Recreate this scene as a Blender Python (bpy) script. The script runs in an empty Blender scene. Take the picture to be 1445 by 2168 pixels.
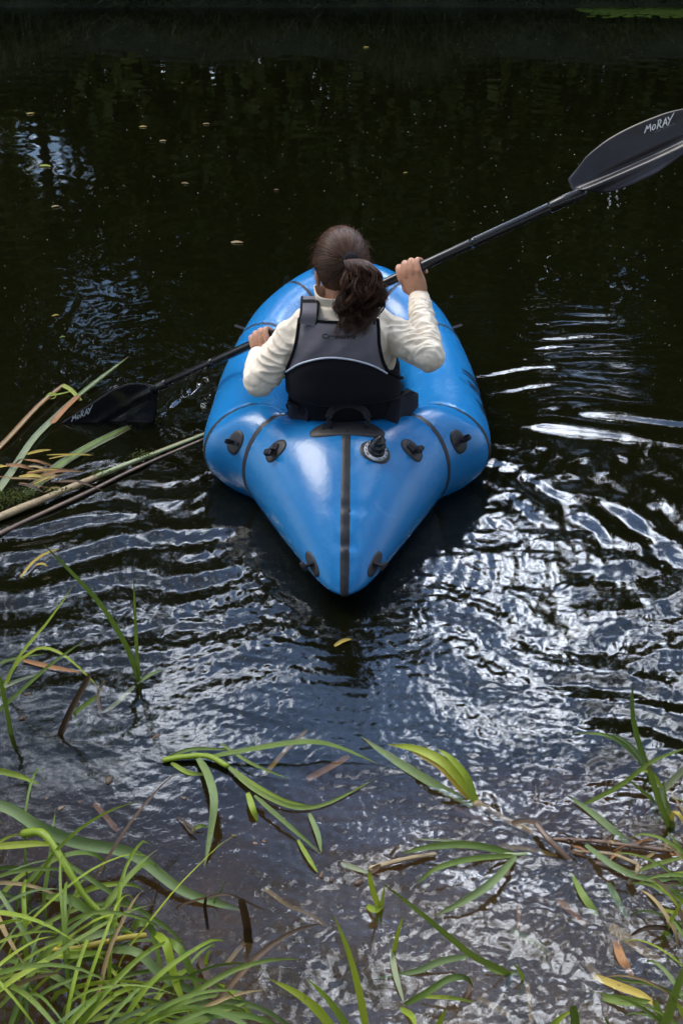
import bpy, bmesh, math, random
import numpy as np
from mathutils import Vector, Matrix, noise
from mathutils.bvhtree import BVHTree

R = math.radians
rng = random.Random(7)
nrng = np.random.default_rng(11)
scene = bpy.context.scene
col = scene.collection

# ------------------------------------------------------------------ camera
CAM_H, PITCH = 1.8, 34.0
cam_data = bpy.data.cameras.new('camera')
cam_data.sensor_fit = 'VERTICAL'
cam_data.sensor_height = 36.0
cam_data.sensor_width = 24.0
cam_data.lens = 35.0
cam_data.clip_start = 0.05
cam_data.clip_end = 500.0
cam = bpy.data.objects.new('camera', cam_data)
cam.location = (0, 0, CAM_H)
cam.rotation_euler = (R(90 - PITCH), 0, 0)
col.objects.link(cam)
scene.camera = cam

# ------------------------------------------------------------------ sky, sun, exposure
SUN_EL, SUN_AZ = 52.0, -62.0            # azimuth measured from +Y towards +X
sun_dir = Vector((math.sin(R(SUN_AZ)) * math.cos(R(SUN_EL)), math.cos(R(SUN_AZ)) * math.cos(R(SUN_EL)), math.sin(R(SUN_EL))))
world = bpy.data.worlds.new('World')
scene.world = world
world.use_nodes = True
wn, wl = world.node_tree.nodes, world.node_tree.links
wn.clear()
w_out = wn.new('ShaderNodeOutputWorld')
w_bg = wn.new('ShaderNodeBackground')
w_bg.inputs['Strength'].default_value = 0.1
w_sky = wn.new('ShaderNodeTexSky')
w_sky.sky_type = 'NISHITA'
w_sky.sun_disc = False
w_sky.sun_elevation = R(SUN_EL)
w_sky.sun_rotation = R(SUN_AZ)
w_sky.dust_density = 0.3
w_sky.ozone_density = 2.0
w_tc = wn.new('ShaderNodeTexCoord')


def wmath(op, a, b=None, c=None, clamp=False):
    n = wn.new('ShaderNodeMath')
    n.operation = op
    n.use_clamp = clamp
    for i, v in enumerate((a, b, c)):
        if v is None:
            continue
        if isinstance(v, (int, float)):
            n.inputs[i].default_value = v
        else:
            wl.new(v, n.inputs[i])
    return n.outputs[0]


w_sep = wn.new('ShaderNodeSeparateXYZ')
wl.new(w_tc.outputs['Generated'], w_sep.inputs[0])
zz = wmath('ADD', wmath('MAXIMUM', w_sep.outputs['Z'], 0.0), 0.25)
w_comb = wn.new('ShaderNodeCombineXYZ')
wl.new(wmath('DIVIDE', w_sep.outputs['X'], zz), w_comb.inputs['X'])
wl.new(wmath('DIVIDE', w_sep.outputs['Y'], zz), w_comb.inputs['Y'])


def wnoise(scale, detail, rough, offs, dist=0.0):
    m = wn.new('ShaderNodeMapping')
    m.inputs['Location'].default_value = offs
    wl.new(w_comb.outputs[0], m.inputs['Vector'])
    n = wn.new('ShaderNodeTexNoise')
    n.inputs['Scale'].default_value = scale
    n.inputs['Detail'].default_value = detail
    n.inputs['Roughness'].default_value = rough
    n.inputs['Distortion'].default_value = dist
    wl.new(m.outputs[0], n.inputs['Vector'])
    return n.outputs['Fac']


def wrange(v, a, b, c=0.0, d=1.0):
    n = wn.new('ShaderNodeMapRange')
    n.interpolation_type = 'SMOOTHSTEP'
    wl.new(v, n.inputs['Value'])
    for k, x in zip(('From Min', 'From Max', 'To Min', 'To Max'), (a, b, c, d)):
        n.inputs[k].default_value = x
    return n.outputs[0]


cl_mask = wrange(wnoise(3.6, 7, 0.6, (3.1, 1.7, 0.4), 0.5), 0.49, 0.64)
cl_shade = wrange(wnoise(6.5, 6, 0.62, (9.2, 4.3, 2.0), 0.5), 0.40, 0.62, 0.16, 1.0)
w_dot = wn.new('ShaderNodeVectorMath')
w_dot.operation = 'DOT_PRODUCT'
wl.new(w_tc.outputs['Generated'], w_dot.inputs[0])
# the thickest, brightest cloud bank stands over the river ahead, right of the sun
w_dot.inputs[1].default_value = (0.115, 0.734, 0.669)
prox = wmath('POWER', wmath('MAXIMUM', w_dot.outputs['Value'], 0.0), 20.0)
cl_bright = wmath('MULTIPLY', cl_shade, wmath('MULTIPLY_ADD', prox, 400.0, wmath('MULTIPLY_ADD', wmath('POWER', wmath('MAXIMUM', w_dot.outputs['Value'], 0.0), 1.5), 58.0, 26.0)))
w_ccol = wn.new('ShaderNodeCombineXYZ')
wl.new(wmath('MULTIPLY', cl_bright, 0.91), w_ccol.inputs['X'])
wl.new(wmath('MULTIPLY', cl_bright, 0.97), w_ccol.inputs['Y'])
wl.new(wmath('MULTIPLY', cl_bright, 1.08), w_ccol.inputs['Z'])
# clear sky between the clouds, brightened by an added glow towards the bright cloud bank
w_glow = wn.new('ShaderNodeVectorMath')
w_glow.operation = 'SCALE'
wl.new(w_sky.outputs['Color'], w_glow.inputs[0])
wl.new(wmath('MULTIPLY_ADD', prox, 8.0, 1.3), w_glow.inputs['Scale'])
w_mix = wn.new('ShaderNodeMix')
w_mix.data_type = 'RGBA'
wl.new(cl_mask, w_mix.inputs['Factor'])
wl.new(w_glow.outputs[0], w_mix.inputs['A'])
wl.new(w_ccol.outputs[0], w_mix.inputs['B'])
wl.new(w_mix.outputs['Result'], w_bg.inputs['Color'])
wl.new(w_bg.outputs[0], w_out.inputs[0])

sun_data = bpy.data.lights.new('sun', 'SUN')
sun_data.energy = 2.0
sun_data.angle = R(26)
sun_data.color = (1.0, 0.93, 0.82)
sun = bpy.data.objects.new('sun', sun_data)
sun.rotation_euler = sun_dir.to_track_quat('Z', 'Y').to_euler()
sun.location = sun_dir * 60
col.objects.link(sun)

vs = scene.view_settings
vs.view_transform = 'Standard'
vs.look = 'None'
vs.exposure = 0.34
vs.gamma = 1.0
vs.use_curve_mapping = False
scene.cycles.use_denoising = True
scene.cycles.caustics_reflective = False
scene.cycles.caustics_refractive = False
scene.cycles.max_bounces = 8
scene.cycles.transparent_max_bounces = 12
scene.cycles.sample_clamp_indirect = 6.0

# ------------------------------------------------------------------ picture <-> world helpers
FPX = 2168 * 35.0 / 36.0
_t = R(PITCH)
FW = np.array([0, math.cos(_t), -math.sin(_t)])
UP = np.array([0, math.sin(_t), math.cos(_t)])
RT = np.array([1.0, 0, 0])
C0 = np.array([0, 0, CAM_H])


def ray(px, py):
    return FW + RT * (px - 722.5) / FPX + UP * (1084 - py) / FPX


def P(px, py, z=0.0):
    d = ray(px, py)
    return C0 + d * (z - CAM_H) / d[2]


def Q(px, py, Y):
    d = ray(px, py)
    return C0 + d * Y / d[1]


def proj(p):
    v = np.array(p) - C0
    return 722.5 + FPX * (v @ RT) / (v @ FW), 1084 - FPX * (v @ UP) / (v @ FW)


def depth(p):
    return float((np.array(p) - C0) @ FW)


# ------------------------------------------------------------------ object helpers
def mesh_np(name, verts, faces, mat=None, smooth=True):
    me = bpy.data.meshes.new(name)
    verts = np.asarray(verts, dtype=np.float64)
    if isinstance(faces, np.ndarray) and faces.ndim == 2:
        n, k = faces.shape
        me.vertices.add(len(verts))
        me.vertices.foreach_set('co', verts.ravel())
        me.loops.add(n * k)
        me.loops.foreach_set('vertex_index', faces.ravel().astype(np.int32))
        me.polygons.add(n)
        me.polygons.foreach_set('loop_start', (np.arange(n) * k).astype(np.int32))
        me.update(calc_edges=True)
        me.validate()
    else:
        me.from_pydata([tuple(v) for v in verts], [], [tuple(f) for f in faces])
    if smooth and len(me.polygons):
        me.polygons.foreach_set('use_smooth', np.ones(len(me.polygons), dtype=bool))
    if mat:
        me.materials.append(mat)
    return me


def link(name, me, parent=None, **props):
    o = bpy.data.objects.new(name, me)
    col.objects.link(o)
    if parent is not None:
        o.parent = parent
        loc = world_loc(parent)
        o.matrix_parent_inverse = Matrix.Translation(loc).inverted()
    for k, v in props.items():
        o[k] = v
    return o


def world_loc(o):
    return Vector(o['_base']) if '_base' in o else Vector((0, 0, 0))


def thing(name, loc, label, cat, group=None):
    o = bpy.data.objects.new(name, None)
    o.empty_display_size = 0.1
    o.location = loc
    o['_base'] = tuple(float(c) for c in loc)
    o['label'] = label
    o['category'] = cat
    if group:
        o['group'] = group
    col.objects.link(o)
    return o


def grid_faces(nr, nc, close_c=False, close_r=False):
    r = np.arange(nr if close_r else nr - 1)
    c = np.arange(nc if close_c else nc - 1)
    rr, cc = np.meshgrid(r, c, indexing='ij')
    r2, c2 = (rr + 1) % nr, (cc + 1) % nc
    return np.stack([rr * nc + cc, rr * nc + c2, r2 * nc + c2, r2 * nc + cc], -1).reshape(-1, 4)


class Soup:
    """collects pieces of geometry that become one mesh"""
    def __init__(self):
        self.v, self.f, self.n = [], [], 0

    def add(self, v, f):
        self.v.append(np.asarray(v, float))
        for q in f:
            self.f.append(tuple(int(i) + self.n for i in q))
        self.n += len(v)

    def mesh(self, name, mat=None, smooth=True):
        return mesh_np(name, np.concatenate(self.v), self.f, mat, smooth)


def frames(pts, up=(0, 0, 1)):
    pts = np.asarray(pts, float)
    t = np.gradient(pts, axis=0)
    t /= np.linalg.norm(t, axis=1)[:, None] + 1e-12
    a = np.array(up, float)
    s = np.cross(t[0], a)
    if np.linalg.norm(s) < 1e-3:
        s = np.cross(t[0], (1, 0.2, 0))
    s /= np.linalg.norm(s)
    S = []
    for i in range(len(pts)):
        s = s - t[i] * (s @ t[i])
        s /= np.linalg.norm(s) + 1e-12
        S.append(s.copy())
    S = np.array(S)
    N = np.cross(S, t)
    return t, S, N


def loft(pts, ra, rb=None, n=12, up=(0, 0, 1), caps=True, smooth_pts=0):
    """tube with elliptical sections, closed with rounded ends"""
    pts = np.asarray(pts, float)
    ra = np.broadcast_to(np.asarray(ra, float), (len(pts),)).copy()
    rb = ra.copy() if rb is None else np.broadcast_to(np.asarray(rb, float), (len(pts),)).copy()
    if smooth_pts:
        k = np.linspace(0, len(pts) - 1, smooth_pts)
        pts = catmull(pts, k)
        ra = np.interp(k, np.arange(len(ra)), ra)
        rb = np.interp(k, np.arange(len(rb)), rb)
    t, S, N = frames(pts, up)
    a = np.arange(n) * 2 * math.pi / n
    V = pts[:, None] + S[:, None] * (ra[:, None] * np.cos(a))[..., None] + N[:, None] * (rb[:, None] * np.sin(a))[..., None]
    m = len(pts)
    V = V.reshape(-1, 3)
    F = [tuple(q) for q in grid_faces(m, n, close_c=True)]
    if caps:
        r0, r1 = min(ra[0], rb[0]), min(ra[-1], rb[-1])
        base = len(V)
        V = np.vstack([V, pts[0] - t[0] * r0 * 0.5, pts[-1] + t[-1] * r1 * 0.5])
        for i in range(n):
            F.append((base, (i + 1) % n, i))
            F.append((base + 1, (m - 1) * n + i, (m - 1) * n + (i + 1) % n))
    return V, F


def catmull(pts, k):
    pts = np.asarray(pts, float)
    n = len(pts)
    ext = np.vstack([2 * pts[0] - pts[1], pts, 2 * pts[-1] - pts[-2]])
    out = []
    for x in np.atleast_1d(k):
        i = min(int(x), n - 2)
        u = x - i
        p0, p1, p2, p3 = ext[i], ext[i + 1], ext[i + 2], ext[i + 3]
        out.append(0.5 * ((2 * p1) + (-p0 + p2) * u + (2 * p0 - 5 * p1 + 4 * p2 - p3) * u * u + (-p0 + 3 * p1 - 3 * p2 + p3) * u ** 3))
    return np.array(out)


def spline(pts, n):
    return catmull(pts, np.linspace(0, len(pts) - 1, n))


def ellipsoid(c, r, rot=None, nu=20, nv=14):
    u = np.linspace(0, 2 * math.pi, nu, endpoint=False)
    v = np.linspace(-math.pi / 2, math.pi / 2, nv)
    vv, uu = np.meshgrid(v, u, indexing='ij')
    p = np.stack([np.cos(vv) * np.cos(uu), np.cos(vv) * np.sin(uu), np.sin(vv)], -1).reshape(-1, 3) * np.array(r)
    if rot is not None:
        p = p @ np.array(rot).T
    return p + np.array(c), [tuple(q) for q in grid_faces(nv, nu, close_c=True)]


def remeshed(name, soup, voxel, smooth_it=4, mat=None):
    """fuses overlapping closed pieces into one continuous surface"""
    me = soup.mesh('tmp_mesh')
    o = bpy.data.objects.new('tmp_obj', me)
    col.objects.link(o)
    m = o.modifiers.new('fuse', 'REMESH')
    m.mode = 'VOXEL'
    m.voxel_size = voxel
    m.use_smooth_shade = True
    if smooth_it:
        s = o.modifiers.new('relax', 'SMOOTH')
        s.iterations = smooth_it
        s.factor = 0.5
    dg = bpy.context.evaluated_depsgraph_get()
    new = bpy.data.meshes.new_from_object(o.evaluated_get(dg))
    new.name = name
    bpy.data.objects.remove(o)
    bpy.data.meshes.remove(me)
    if mat:
        new.materials.clear()
        new.materials.append(mat)
    new.polygons.foreach_set('use_smooth', np.ones(len(new.polygons), dtype=bool))
    return new


def get_v(me):
    a = np.empty(len(me.vertices) * 3)
    me.vertices.foreach_get('co', a)
    return a.reshape(-1, 3)


def get_n(me):
    a = np.empty(len(me.vertices) * 3)
    me.vertex_normals.foreach_get('vector', a)
    return a.reshape(-1, 3)


def bvh_of(me):
    return BVHTree.FromPolygons([v.co.copy() for v in me.vertices], [tuple(p.vertices) for p in me.polygons])


def cast_px(bvh, px, py):
    h, n, i, d = bvh.ray_cast(Vector(C0), Vector(ray(px, py)).normalized())
    return h, n


# ------------------------------------------------------------------ materials
def mat_new(name):
    m = bpy.data.materials.new(name)
    m.use_nodes = True
    nt = m.node_tree
    return m, nt.nodes, nt.links, nt.nodes['Principled BSDF']


def add_noise(nodes, links, scale, detail=4, rough=0.55, vec='Object', stretch=None, dist=0.0):
    tc = nodes.new('ShaderNodeTexCoord')
    n = nodes.new('ShaderNodeTexNoise')
    n.inputs['Scale'].default_value = scale
    n.inputs['Detail'].default_value = detail
    n.inputs['Roughness'].default_value = rough
    n.inputs['Distortion'].default_value = dist
    src = tc.outputs[vec]
    if stretch:
        mp = nodes.new('ShaderNodeMapping')
        mp.inputs['Scale'].default_value = stretch
        links.new(src, mp.inputs['Vector'])
        src = mp.outputs[0]
    links.new(src, n.inputs['Vector'])
    return n.outputs['Fac']


def ramp(nodes, links, fac, stops):
    r = nodes.new('ShaderNodeValToRGB')
    el = r.color_ramp.elements
    while len(el) < len(stops):
        el.new(0.5)
    for e, (p, c) in zip(el, stops):
        e.position = p
        e.color = (*c, 1)
    links.new(fac, r.inputs['Fac'])
    return r.outputs['Color']


def add_bump(nodes, links, b, fac, strength, distance):
    bp = nodes.new('ShaderNodeBump')
    bp.inputs['Strength'].default_value = strength
    bp.inputs['Distance'].default_value = distance
    links.new(fac, bp.inputs['Height'])
    links.new(bp.outputs[0], b.inputs['Normal'])
    return bp


def simple_mat(name, c1, c2, scale, rough, bump=0.0, bscale=None, bdist=0.002, metal=0.0, spec=0.5, stretch=None, vec='Object'):
    m, n, l, b = mat_new(name)
    f = add_noise(n, l, scale, 5, 0.6, vec, stretch)
    l.new(ramp(n, l, f, [(0.3, c1), (0.7, c2)]), b.inputs['Base Color'])
    b.inputs['Roughness'].default_value = rough
    b.inputs['Metallic'].default_value = metal
    b.inputs['Specular IOR Level'].default_value = spec
    if bump:
        f2 = add_noise(n, l, bscale or scale * 4, 4, 0.6, vec, stretch)
        add_bump(n, l, b, f2, bump, bdist)
    return m


M = {}
# coated raft fabric: semi-gloss, faint scuffs and a soft waviness
m, n, l, b = mat_new('raft_fabric')
f = add_noise(n, l, 3.0, 4)
l.new(ramp(n, l, f, [(0.3, (0.007, 0.145, 0.38)), (0.7, (0.011, 0.182, 0.45))]), b.inputs['Base Color'])
f2 = add_noise(n, l, 9.0, 6, 0.7)
rr = n.new('ShaderNodeMapRange')
l.new(f2, rr.inputs['Value'])
rr.inputs['From Min'].default_value, rr.inputs['From Max'].default_value = 0.3, 0.7
rr.inputs['To Min'].default_value, rr.inputs['To Max'].default_value = 0.20, 0.30
l.new(rr.outputs[0], b.inputs['Roughness'])
b.inputs['Specular IOR Level'].default_value = 0.5
f3 = add_noise(n, l, 16.0, 5, 0.6)
add_bump(n, l, b, f3, 0.22, 0.006)
M['raft'] = m
# hairline creases and scratches in the coating
vo = n.new('ShaderNodeTexVoronoi')
vo.feature = 'DISTANCE_TO_EDGE'
vo.inputs['Scale'].default_value = 9.0
tcv = n.new('ShaderNodeTexCoord')
mpv = n.new('ShaderNodeMapping')
mpv.inputs['Scale'].default_value = (1.0, 0.6, 1.0)
l.new(tcv.outputs['Object'], mpv.inputs['Vector'])
l.new(mpv.outputs[0], vo.inputs['Vector'])
cr_ = n.new('ShaderNodeMapRange')
l.new(vo.outputs['Distance'], cr_.inputs['Value'])
cr_.inputs['From Min'].default_value, cr_.inputs['From Max'].default_value = 0.0, 0.018
cr_.inputs['To Min'].default_value, cr_.inputs['To Max'].default_value = 1.0, 0.0
gate = n.new('ShaderNodeMath'); gate.operation = 'MULTIPLY'
gr_ = n.new('ShaderNodeMapRange')
l.new(add_noise(n, l, 7.0, 3), gr_.inputs['Value'])
gr_.inputs['From Min'].default_value, gr_.inputs['From Max'].default_value = 0.52, 0.62
l.new(cr_.outputs[0], gate.inputs[0]); l.new(gr_.outputs[0], gate.inputs[1])
cmx = n.new('ShaderNodeMix'); cmx.data_type = 'RGBA'
sc_ = n.new('ShaderNodeMath'); sc_.operation = 'MULTIPLY'; sc_.inputs[1].default_value = 0.16
l.new(gate.outputs[0], sc_.inputs[0]); l.new(sc_.outputs[0], cmx.inputs['Factor'])
l.new([x for x in n if x.type == 'VALTORGB'][0].outputs['Color'], cmx.inputs['A'])
cmx.inputs['B'].default_value = (0.16, 0.36, 0.62, 1)
l.new(cmx.outputs['Result'], b.inputs['Base Color'])
M['tape'] = simple_mat('seam_tape', (0.014, 0.014, 0.017), (0.026, 0.025, 0.028), 30, 0.45, 0.25, 120, spec=0.3)
M['patch'] = simple_mat('rubber_patch', (0.020, 0.019, 0.021), (0.036, 0.033, 0.034), 20, 0.5, 0.2, 90, spec=0.35)
M['webbing'] = simple_mat('webbing', (0.016, 0.016, 0.019), (0.034, 0.034, 0.039), 60, 0.8, 0.6, 500, 0.001, spec=0.15)
M['black_plastic'] = simple_mat('black_plastic', (0.008, 0.008, 0.009), (0.014, 0.014, 0.016), 20, 0.22)
M['valve_ring'] = simple_mat('valve_ring', (0.30, 0.32, 0.36), (0.62, 0.64, 0.66), 60, 0.3)
M['seat_fabric'] = simple_mat('seat_fabric', (0.016, 0.016, 0.021), (0.032, 0.031, 0.040), 12, 0.8, 0.5, 60, 0.004, spec=0.12)
M['lettering'] = simple_mat('black_lettering', (0.006, 0.006, 0.008), (0.012, 0.012, 0.014), 30, 0.35)
M['white_print'] = simple_mat('white_print', (0.78, 0.79, 0.82), (0.88, 0.88, 0.9), 80, 0.5)
M['grey_print'] = simple_mat('grey_print', (0.20, 0.20, 0.22), (0.30, 0.30, 0.32), 80, 0.5)
M['paddle_shaft'] = simple_mat('paddle_shaft', (0.008, 0.008, 0.009), (0.016, 0.015, 0.016), 30, 0.25, 0.1, 300, 0.0006)
M['paddle_blade'] = simple_mat('paddle_blade', (0.012, 0.012, 0.018), (0.024, 0.023, 0.032), 9, 0.34, 0.15, 60, 0.001)
M['paddle_blade_wet'] = simple_mat('paddle_blade_wet', (0.010, 0.010, 0.012), (0.018, 0.018, 0.020), 9, 0.18, 0.1, 60, 0.001)
M['floor'] = simple_mat('raft_floor', (0.020, 0.021, 0.024), (0.035, 0.036, 0.04), 8, 0.6, 0.3, 40)


def cloth_mat(name, c1, c2, rough=0.85, weave=900.0, wv=0.25, big=14.0, bigd=0.004):
    m, n, l, b = mat_new(name)
    f = add_noise(n, l, 6, 5)
    l.new(ramp(n, l, f, [(0.3, c1), (0.7, c2)]), b.inputs['Base Color'])
    b.inputs['Roughness'].default_value = rough
    b.inputs['Specular IOR Level'].default_value = 0.15
    b.inputs['Sheen Weight'].default_value = 0.03
    f1 = add_noise(n, l, big, 3, 0.5, 'Object', None, 0.8)
    f2 = add_noise(n, l, weave, 2)
    b1 = add_bump(n, l, b, f1, 0.55, bigd)
    b2 = n.new('ShaderNodeBump')
    b2.inputs['Strength'].default_value = wv
    b2.inputs['Distance'].default_value = 0.0006
    l.new(f2, b2.inputs['Height'])
    l.new(b1.outputs[0], b2.inputs['Normal'])
    l.new(b2.outputs[0], b.inputs['Normal'])
    return m


M['shirt'] = cloth_mat('cream_jersey', (0.74, 0.645, 0.515), (0.82, 0.725, 0.60))
M['trousers'] = cloth_mat('dark_trousers', (0.03, 0.032, 0.04), (0.045, 0.047, 0.055))
M['vest_grey'] = cloth_mat('grey_ripstop', (0.135, 0.126, 0.145), (0.175, 0.163, 0.185), 0.7, 500, 0.4, 10, 0.005)
M['vest_black'] = cloth_mat('black_nylon', (0.004, 0.004, 0.006), (0.008, 0.008, 0.011), 0.8, 700, 0.3, 8, 0.006)
M['trim'] = simple_mat('black_trim', (0.006, 0.006, 0.008), (0.011, 0.011, 0.013), 60, 0.8, 0.4, 400, 0.0008, spec=0.12)
M['piping'] = simple_mat('silver_piping', (0.52, 0.56, 0.66), (0.62, 0.66, 0.75), 50, 0.35)
m, n, l, b = mat_new('skin')
f = add_noise(n, l, 30, 6, 0.65)
l.new(ramp(n, l, f, [(0.3, (0.44, 0.215, 0.125)), (0.7, (0.56, 0.295, 0.19))]), b.inputs['Base Color'])
b.inputs['Roughness'].default_value = 0.5
b.inputs['Subsurface Weight'].default_value = 0.12
b.inputs['Subsurface Radius'].default_value = (0.012, 0.005, 0.003)
b.inputs['Subsurface Scale'].default_value = 0.5
f2 = add_noise(n, l, 160, 3)
add_bump(n, l, b, f2, 0.35, 0.0015)
M['skin'] = m


def hair_mat(name, a, c):
    m, n, l, b = mat_new(name)
    oi = n.new('ShaderNodeAttribute')
    oi.attribute_name = 'shade'
    l.new(ramp(n, l, oi.outputs['Fac'], [(0.0, a), (1.0, c)]), b.inputs['Base Color'])
    b.inputs['Roughness'].default_value = 0.42
    b.inputs['Specular IOR Level'].default_value = 0.35
    b.inputs['Specular Tint'].default_value = (1.0, 0.82, 0.7, 1)
    return m


M['hair'] = hair_mat('brown_hair', (0.020, 0.0095, 0.006), (0.100, 0.046, 0.025))
M['hair_warm'] = hair_mat('brown_hair_ends', (0.011, 0.0055, 0.004), (0.115, 0.050, 0.029))
M['eye_white'] = simple_mat('eye_white', (0.7, 0.68, 0.66), (0.75, 0.73, 0.7), 30, 0.2)
M['nail'] = simple_mat('nail', (0.6, 0.36, 0.29), (0.66, 0.42, 0.34), 60, 0.3)


def leaf_mat(name, c1, c2, c3, rough=0.42, trans=0.25):
    """long monocot leaf: lengthwise veins, tint that varies from leaf to leaf, some light shining through"""
    m, n, l, b = mat_new(name)
    oi = n.new('ShaderNodeObjectInfo')
    f = add_noise(n, l, 14, 4, 0.6)
    mix = n.new('ShaderNodeMath')
    mix.operation = 'MULTIPLY_ADD'
    l.new(f, mix.inputs[0])
    mix.inputs[1].default_value = 0.5
    md = n.new('ShaderNodeMath')
    md.operation = 'MULTIPLY'
    l.new(oi.outputs['Random'], md.inputs[0])
    md.inputs[1].default_value = 0.5
    l.new(md.outputs[0], mix.inputs[2])
    colr = ramp(n, l, mix.outputs[0], [(0.15, c1), (0.5, c2), (0.85, c3)])
    uv = n.new('ShaderNodeUVMap')
    # withered tips and brown flecks
    sp = n.new('ShaderNodeSeparateXYZ')
    l.new(uv.outputs[0], sp.inputs[0])
    ad = n.new('ShaderNodeMath'); ad.operation = 'MULTIPLY_ADD'
    l.new(add_noise(n, l, 60, 4, 0.6), ad.inputs[0]); ad.inputs[1].default_value = 1.6
    l.new(sp.outputs['Y'], ad.inputs[2])
    tipm = n.new('ShaderNodeMapRange')
    l.new(ad.outputs[0], tipm.inputs['Value'])
    tipm.inputs['From Min'].default_value, tipm.inputs['From Max'].default_value = 4.35, 4.9
    fl = n.new('ShaderNodeMapRange')
    l.new(add_noise(n, l, 130, 2, 0.5), fl.inputs['Value'])
    fl.inputs['From Min'].default_value, fl.inputs['From Max'].default_value = 0.68, 0.74
    mxm = n.new('ShaderNodeMath'); mxm.operation = 'MAXIMUM'
    l.new(tipm.outputs[0], mxm.inputs[0]); l.new(fl.outputs[0], mxm.inputs[1])
    mm = n.new('ShaderNodeMath'); mm.operation = 'MULTIPLY'; mm.inputs[1].default_value = 0.75
    l.new(mxm.outputs[0], mm.inputs[0])
    wm = n.new('ShaderNodeMix'); wm.data_type = 'RGBA'
    l.new(mm.outputs[0], wm.inputs['Factor'])
    l.new(colr, wm.inputs['A'])
    wm.inputs['B'].default_value = (0.13, 0.085, 0.03, 1)
    colr = wm.outputs['Result']
    l.new(colr, b.inputs['Base Color'])
    b.inputs['Roughness'].default_value = rough
    w = n.new('ShaderNodeTexWave')
    w.wave_type = 'BANDS'
    w.bands_direction = 'X'
    w.inputs['Scale'].default_value = 3.2
    w.inputs['Distortion'].default_value = 0.3
    l.new(uv.outputs[0], w.inputs['Vector'])
    add_bump(n, l, b, w.outputs['Fac'], 0.4, 0.0008)
    tr = n.new('ShaderNodeBsdfTranslucent')
    l.new(colr, tr.inputs['Color'])
    ms = n.new('ShaderNodeMixShader')
    ms.inputs[0].default_value = trans
    l.new(b.outputs[0], ms.inputs[1])
    l.new(tr.outputs[0], ms.inputs[2])
    out = [x for x in n if x.type == 'OUTPUT_MATERIAL'][0]
    l.new(ms.outputs[0], out.inputs['Surface'])
    return m


M['leaf_green'] = leaf_mat('leaf_green', (0.085, 0.145, 0.018), (0.140, 0.215, 0.026), (0.205, 0.275, 0.036))
M['leaf_lime'] = leaf_mat('leaf_lime', (0.21, 0.31, 0.022), (0.30, 0.39, 0.026), (0.38, 0.43, 0.038), 0.4, 0.35)
M['leaf_blue'] = leaf_mat('leaf_blue_green', (0.105, 0.165, 0.050), (0.150, 0.220, 0.070), (0.20, 0.265, 0.085), 0.5)
M['leaf_pale'] = leaf_mat('leaf_pale', (0.20, 0.25, 0.12), (0.28, 0.32, 0.17), (0.36, 0.38, 0.24), 0.5)
M['leaf_straw'] = leaf_mat('leaf_straw', (0.20, 0.13, 0.05), (0.32, 0.22, 0.085), (0.42, 0.31, 0.14), 0.6, 0.1)
M['leaf_brown'] = leaf_mat('leaf_brown', (0.035, 0.02, 0.010), (0.075, 0.042, 0.02), (0.13, 0.075, 0.035), 0.5, 0.1)
M['leaf_rust'] = leaf_mat('leaf_rust', (0.20, 0.085, 0.03), (0.30, 0.13, 0.04), (0.40, 0.19, 0.06), 0.5, 0.15)
M['leaf_yellow'] = leaf_mat('leaf_yellow', (0.40, 0.27, 0.03), (0.5, 0.36, 0.05), (0.55, 0.42, 0.08), 0.5, 0.2)
M['stalk'] = simple_mat('dead_reed_stalk', (0.20, 0.135, 0.065), (0.38, 0.29, 0.16), 6, 0.6, 0.5, 40, 0.002, stretch=(3, 3, 3))
M['stalk_green'] = simple_mat('green_reed_stalk', (0.16, 0.20, 0.075), (0.30, 0.34, 0.17), 6, 0.5, 0.4, 40, 0.002)
M['stalk_brown'] = simple_mat('wet_brown_stalk', (0.05, 0.028, 0.016), (0.17, 0.105, 0.065), 9, 0.35, 0.5, 40, 0.002)
M['moss'] = simple_mat('moss', (0.035, 0.055, 0.008), (0.14, 0.16, 0.02), 60, 0.9)
M['bark'] = simple_mat('bark', (0.018, 0.014, 0.010), (0.05, 0.042, 0.032), 3, 0.9, 0.9, 12, 0.03, stretch=(4, 4, 0.6))


def crown_mat(name, c1, c2):
    m, n, l, b = mat_new(name)
    g = n.new('ShaderNodeNewGeometry')
    f = ramp(n, l, g.outputs['Random Per Island'], [(0.1, c1), (0.9, c2)])
    l.new(f, b.inputs['Base Color'])
    b.inputs['Roughness'].default_value = 0.6
    tr = n.new('ShaderNodeBsdfTranslucent')
    l.new(f, tr.inputs['Color'])
    ms = n.new('ShaderNodeMixShader')
    ms.inputs[0].default_value = 0.55
    l.new(b.outputs[0], ms.inputs[1])
    l.new(tr.outputs[0], ms.inputs[2])
    out = [x for x in n if x.type == 'OUTPUT_MATERIAL'][0]
    l.new(ms.outputs[0], out.inputs['Surface'])
    return m


M['crown'] = crown_mat('tree_leaves', (0.075, 0.100, 0.012), (0.150, 0.160, 0.022))
M['reeds'] = crown_mat('bank_grass', (0.05, 0.08, 0.025), (0.17, 0.18, 0.085))
M['duckweed'] = crown_mat('duckweed', (0.10, 0.17, 0.02), (0.17, 0.25, 0.035))
M['specks'] = crown_mat('floating_bits', (0.25, 0.24, 0.20), (0.62, 0.6, 0.52))

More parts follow.
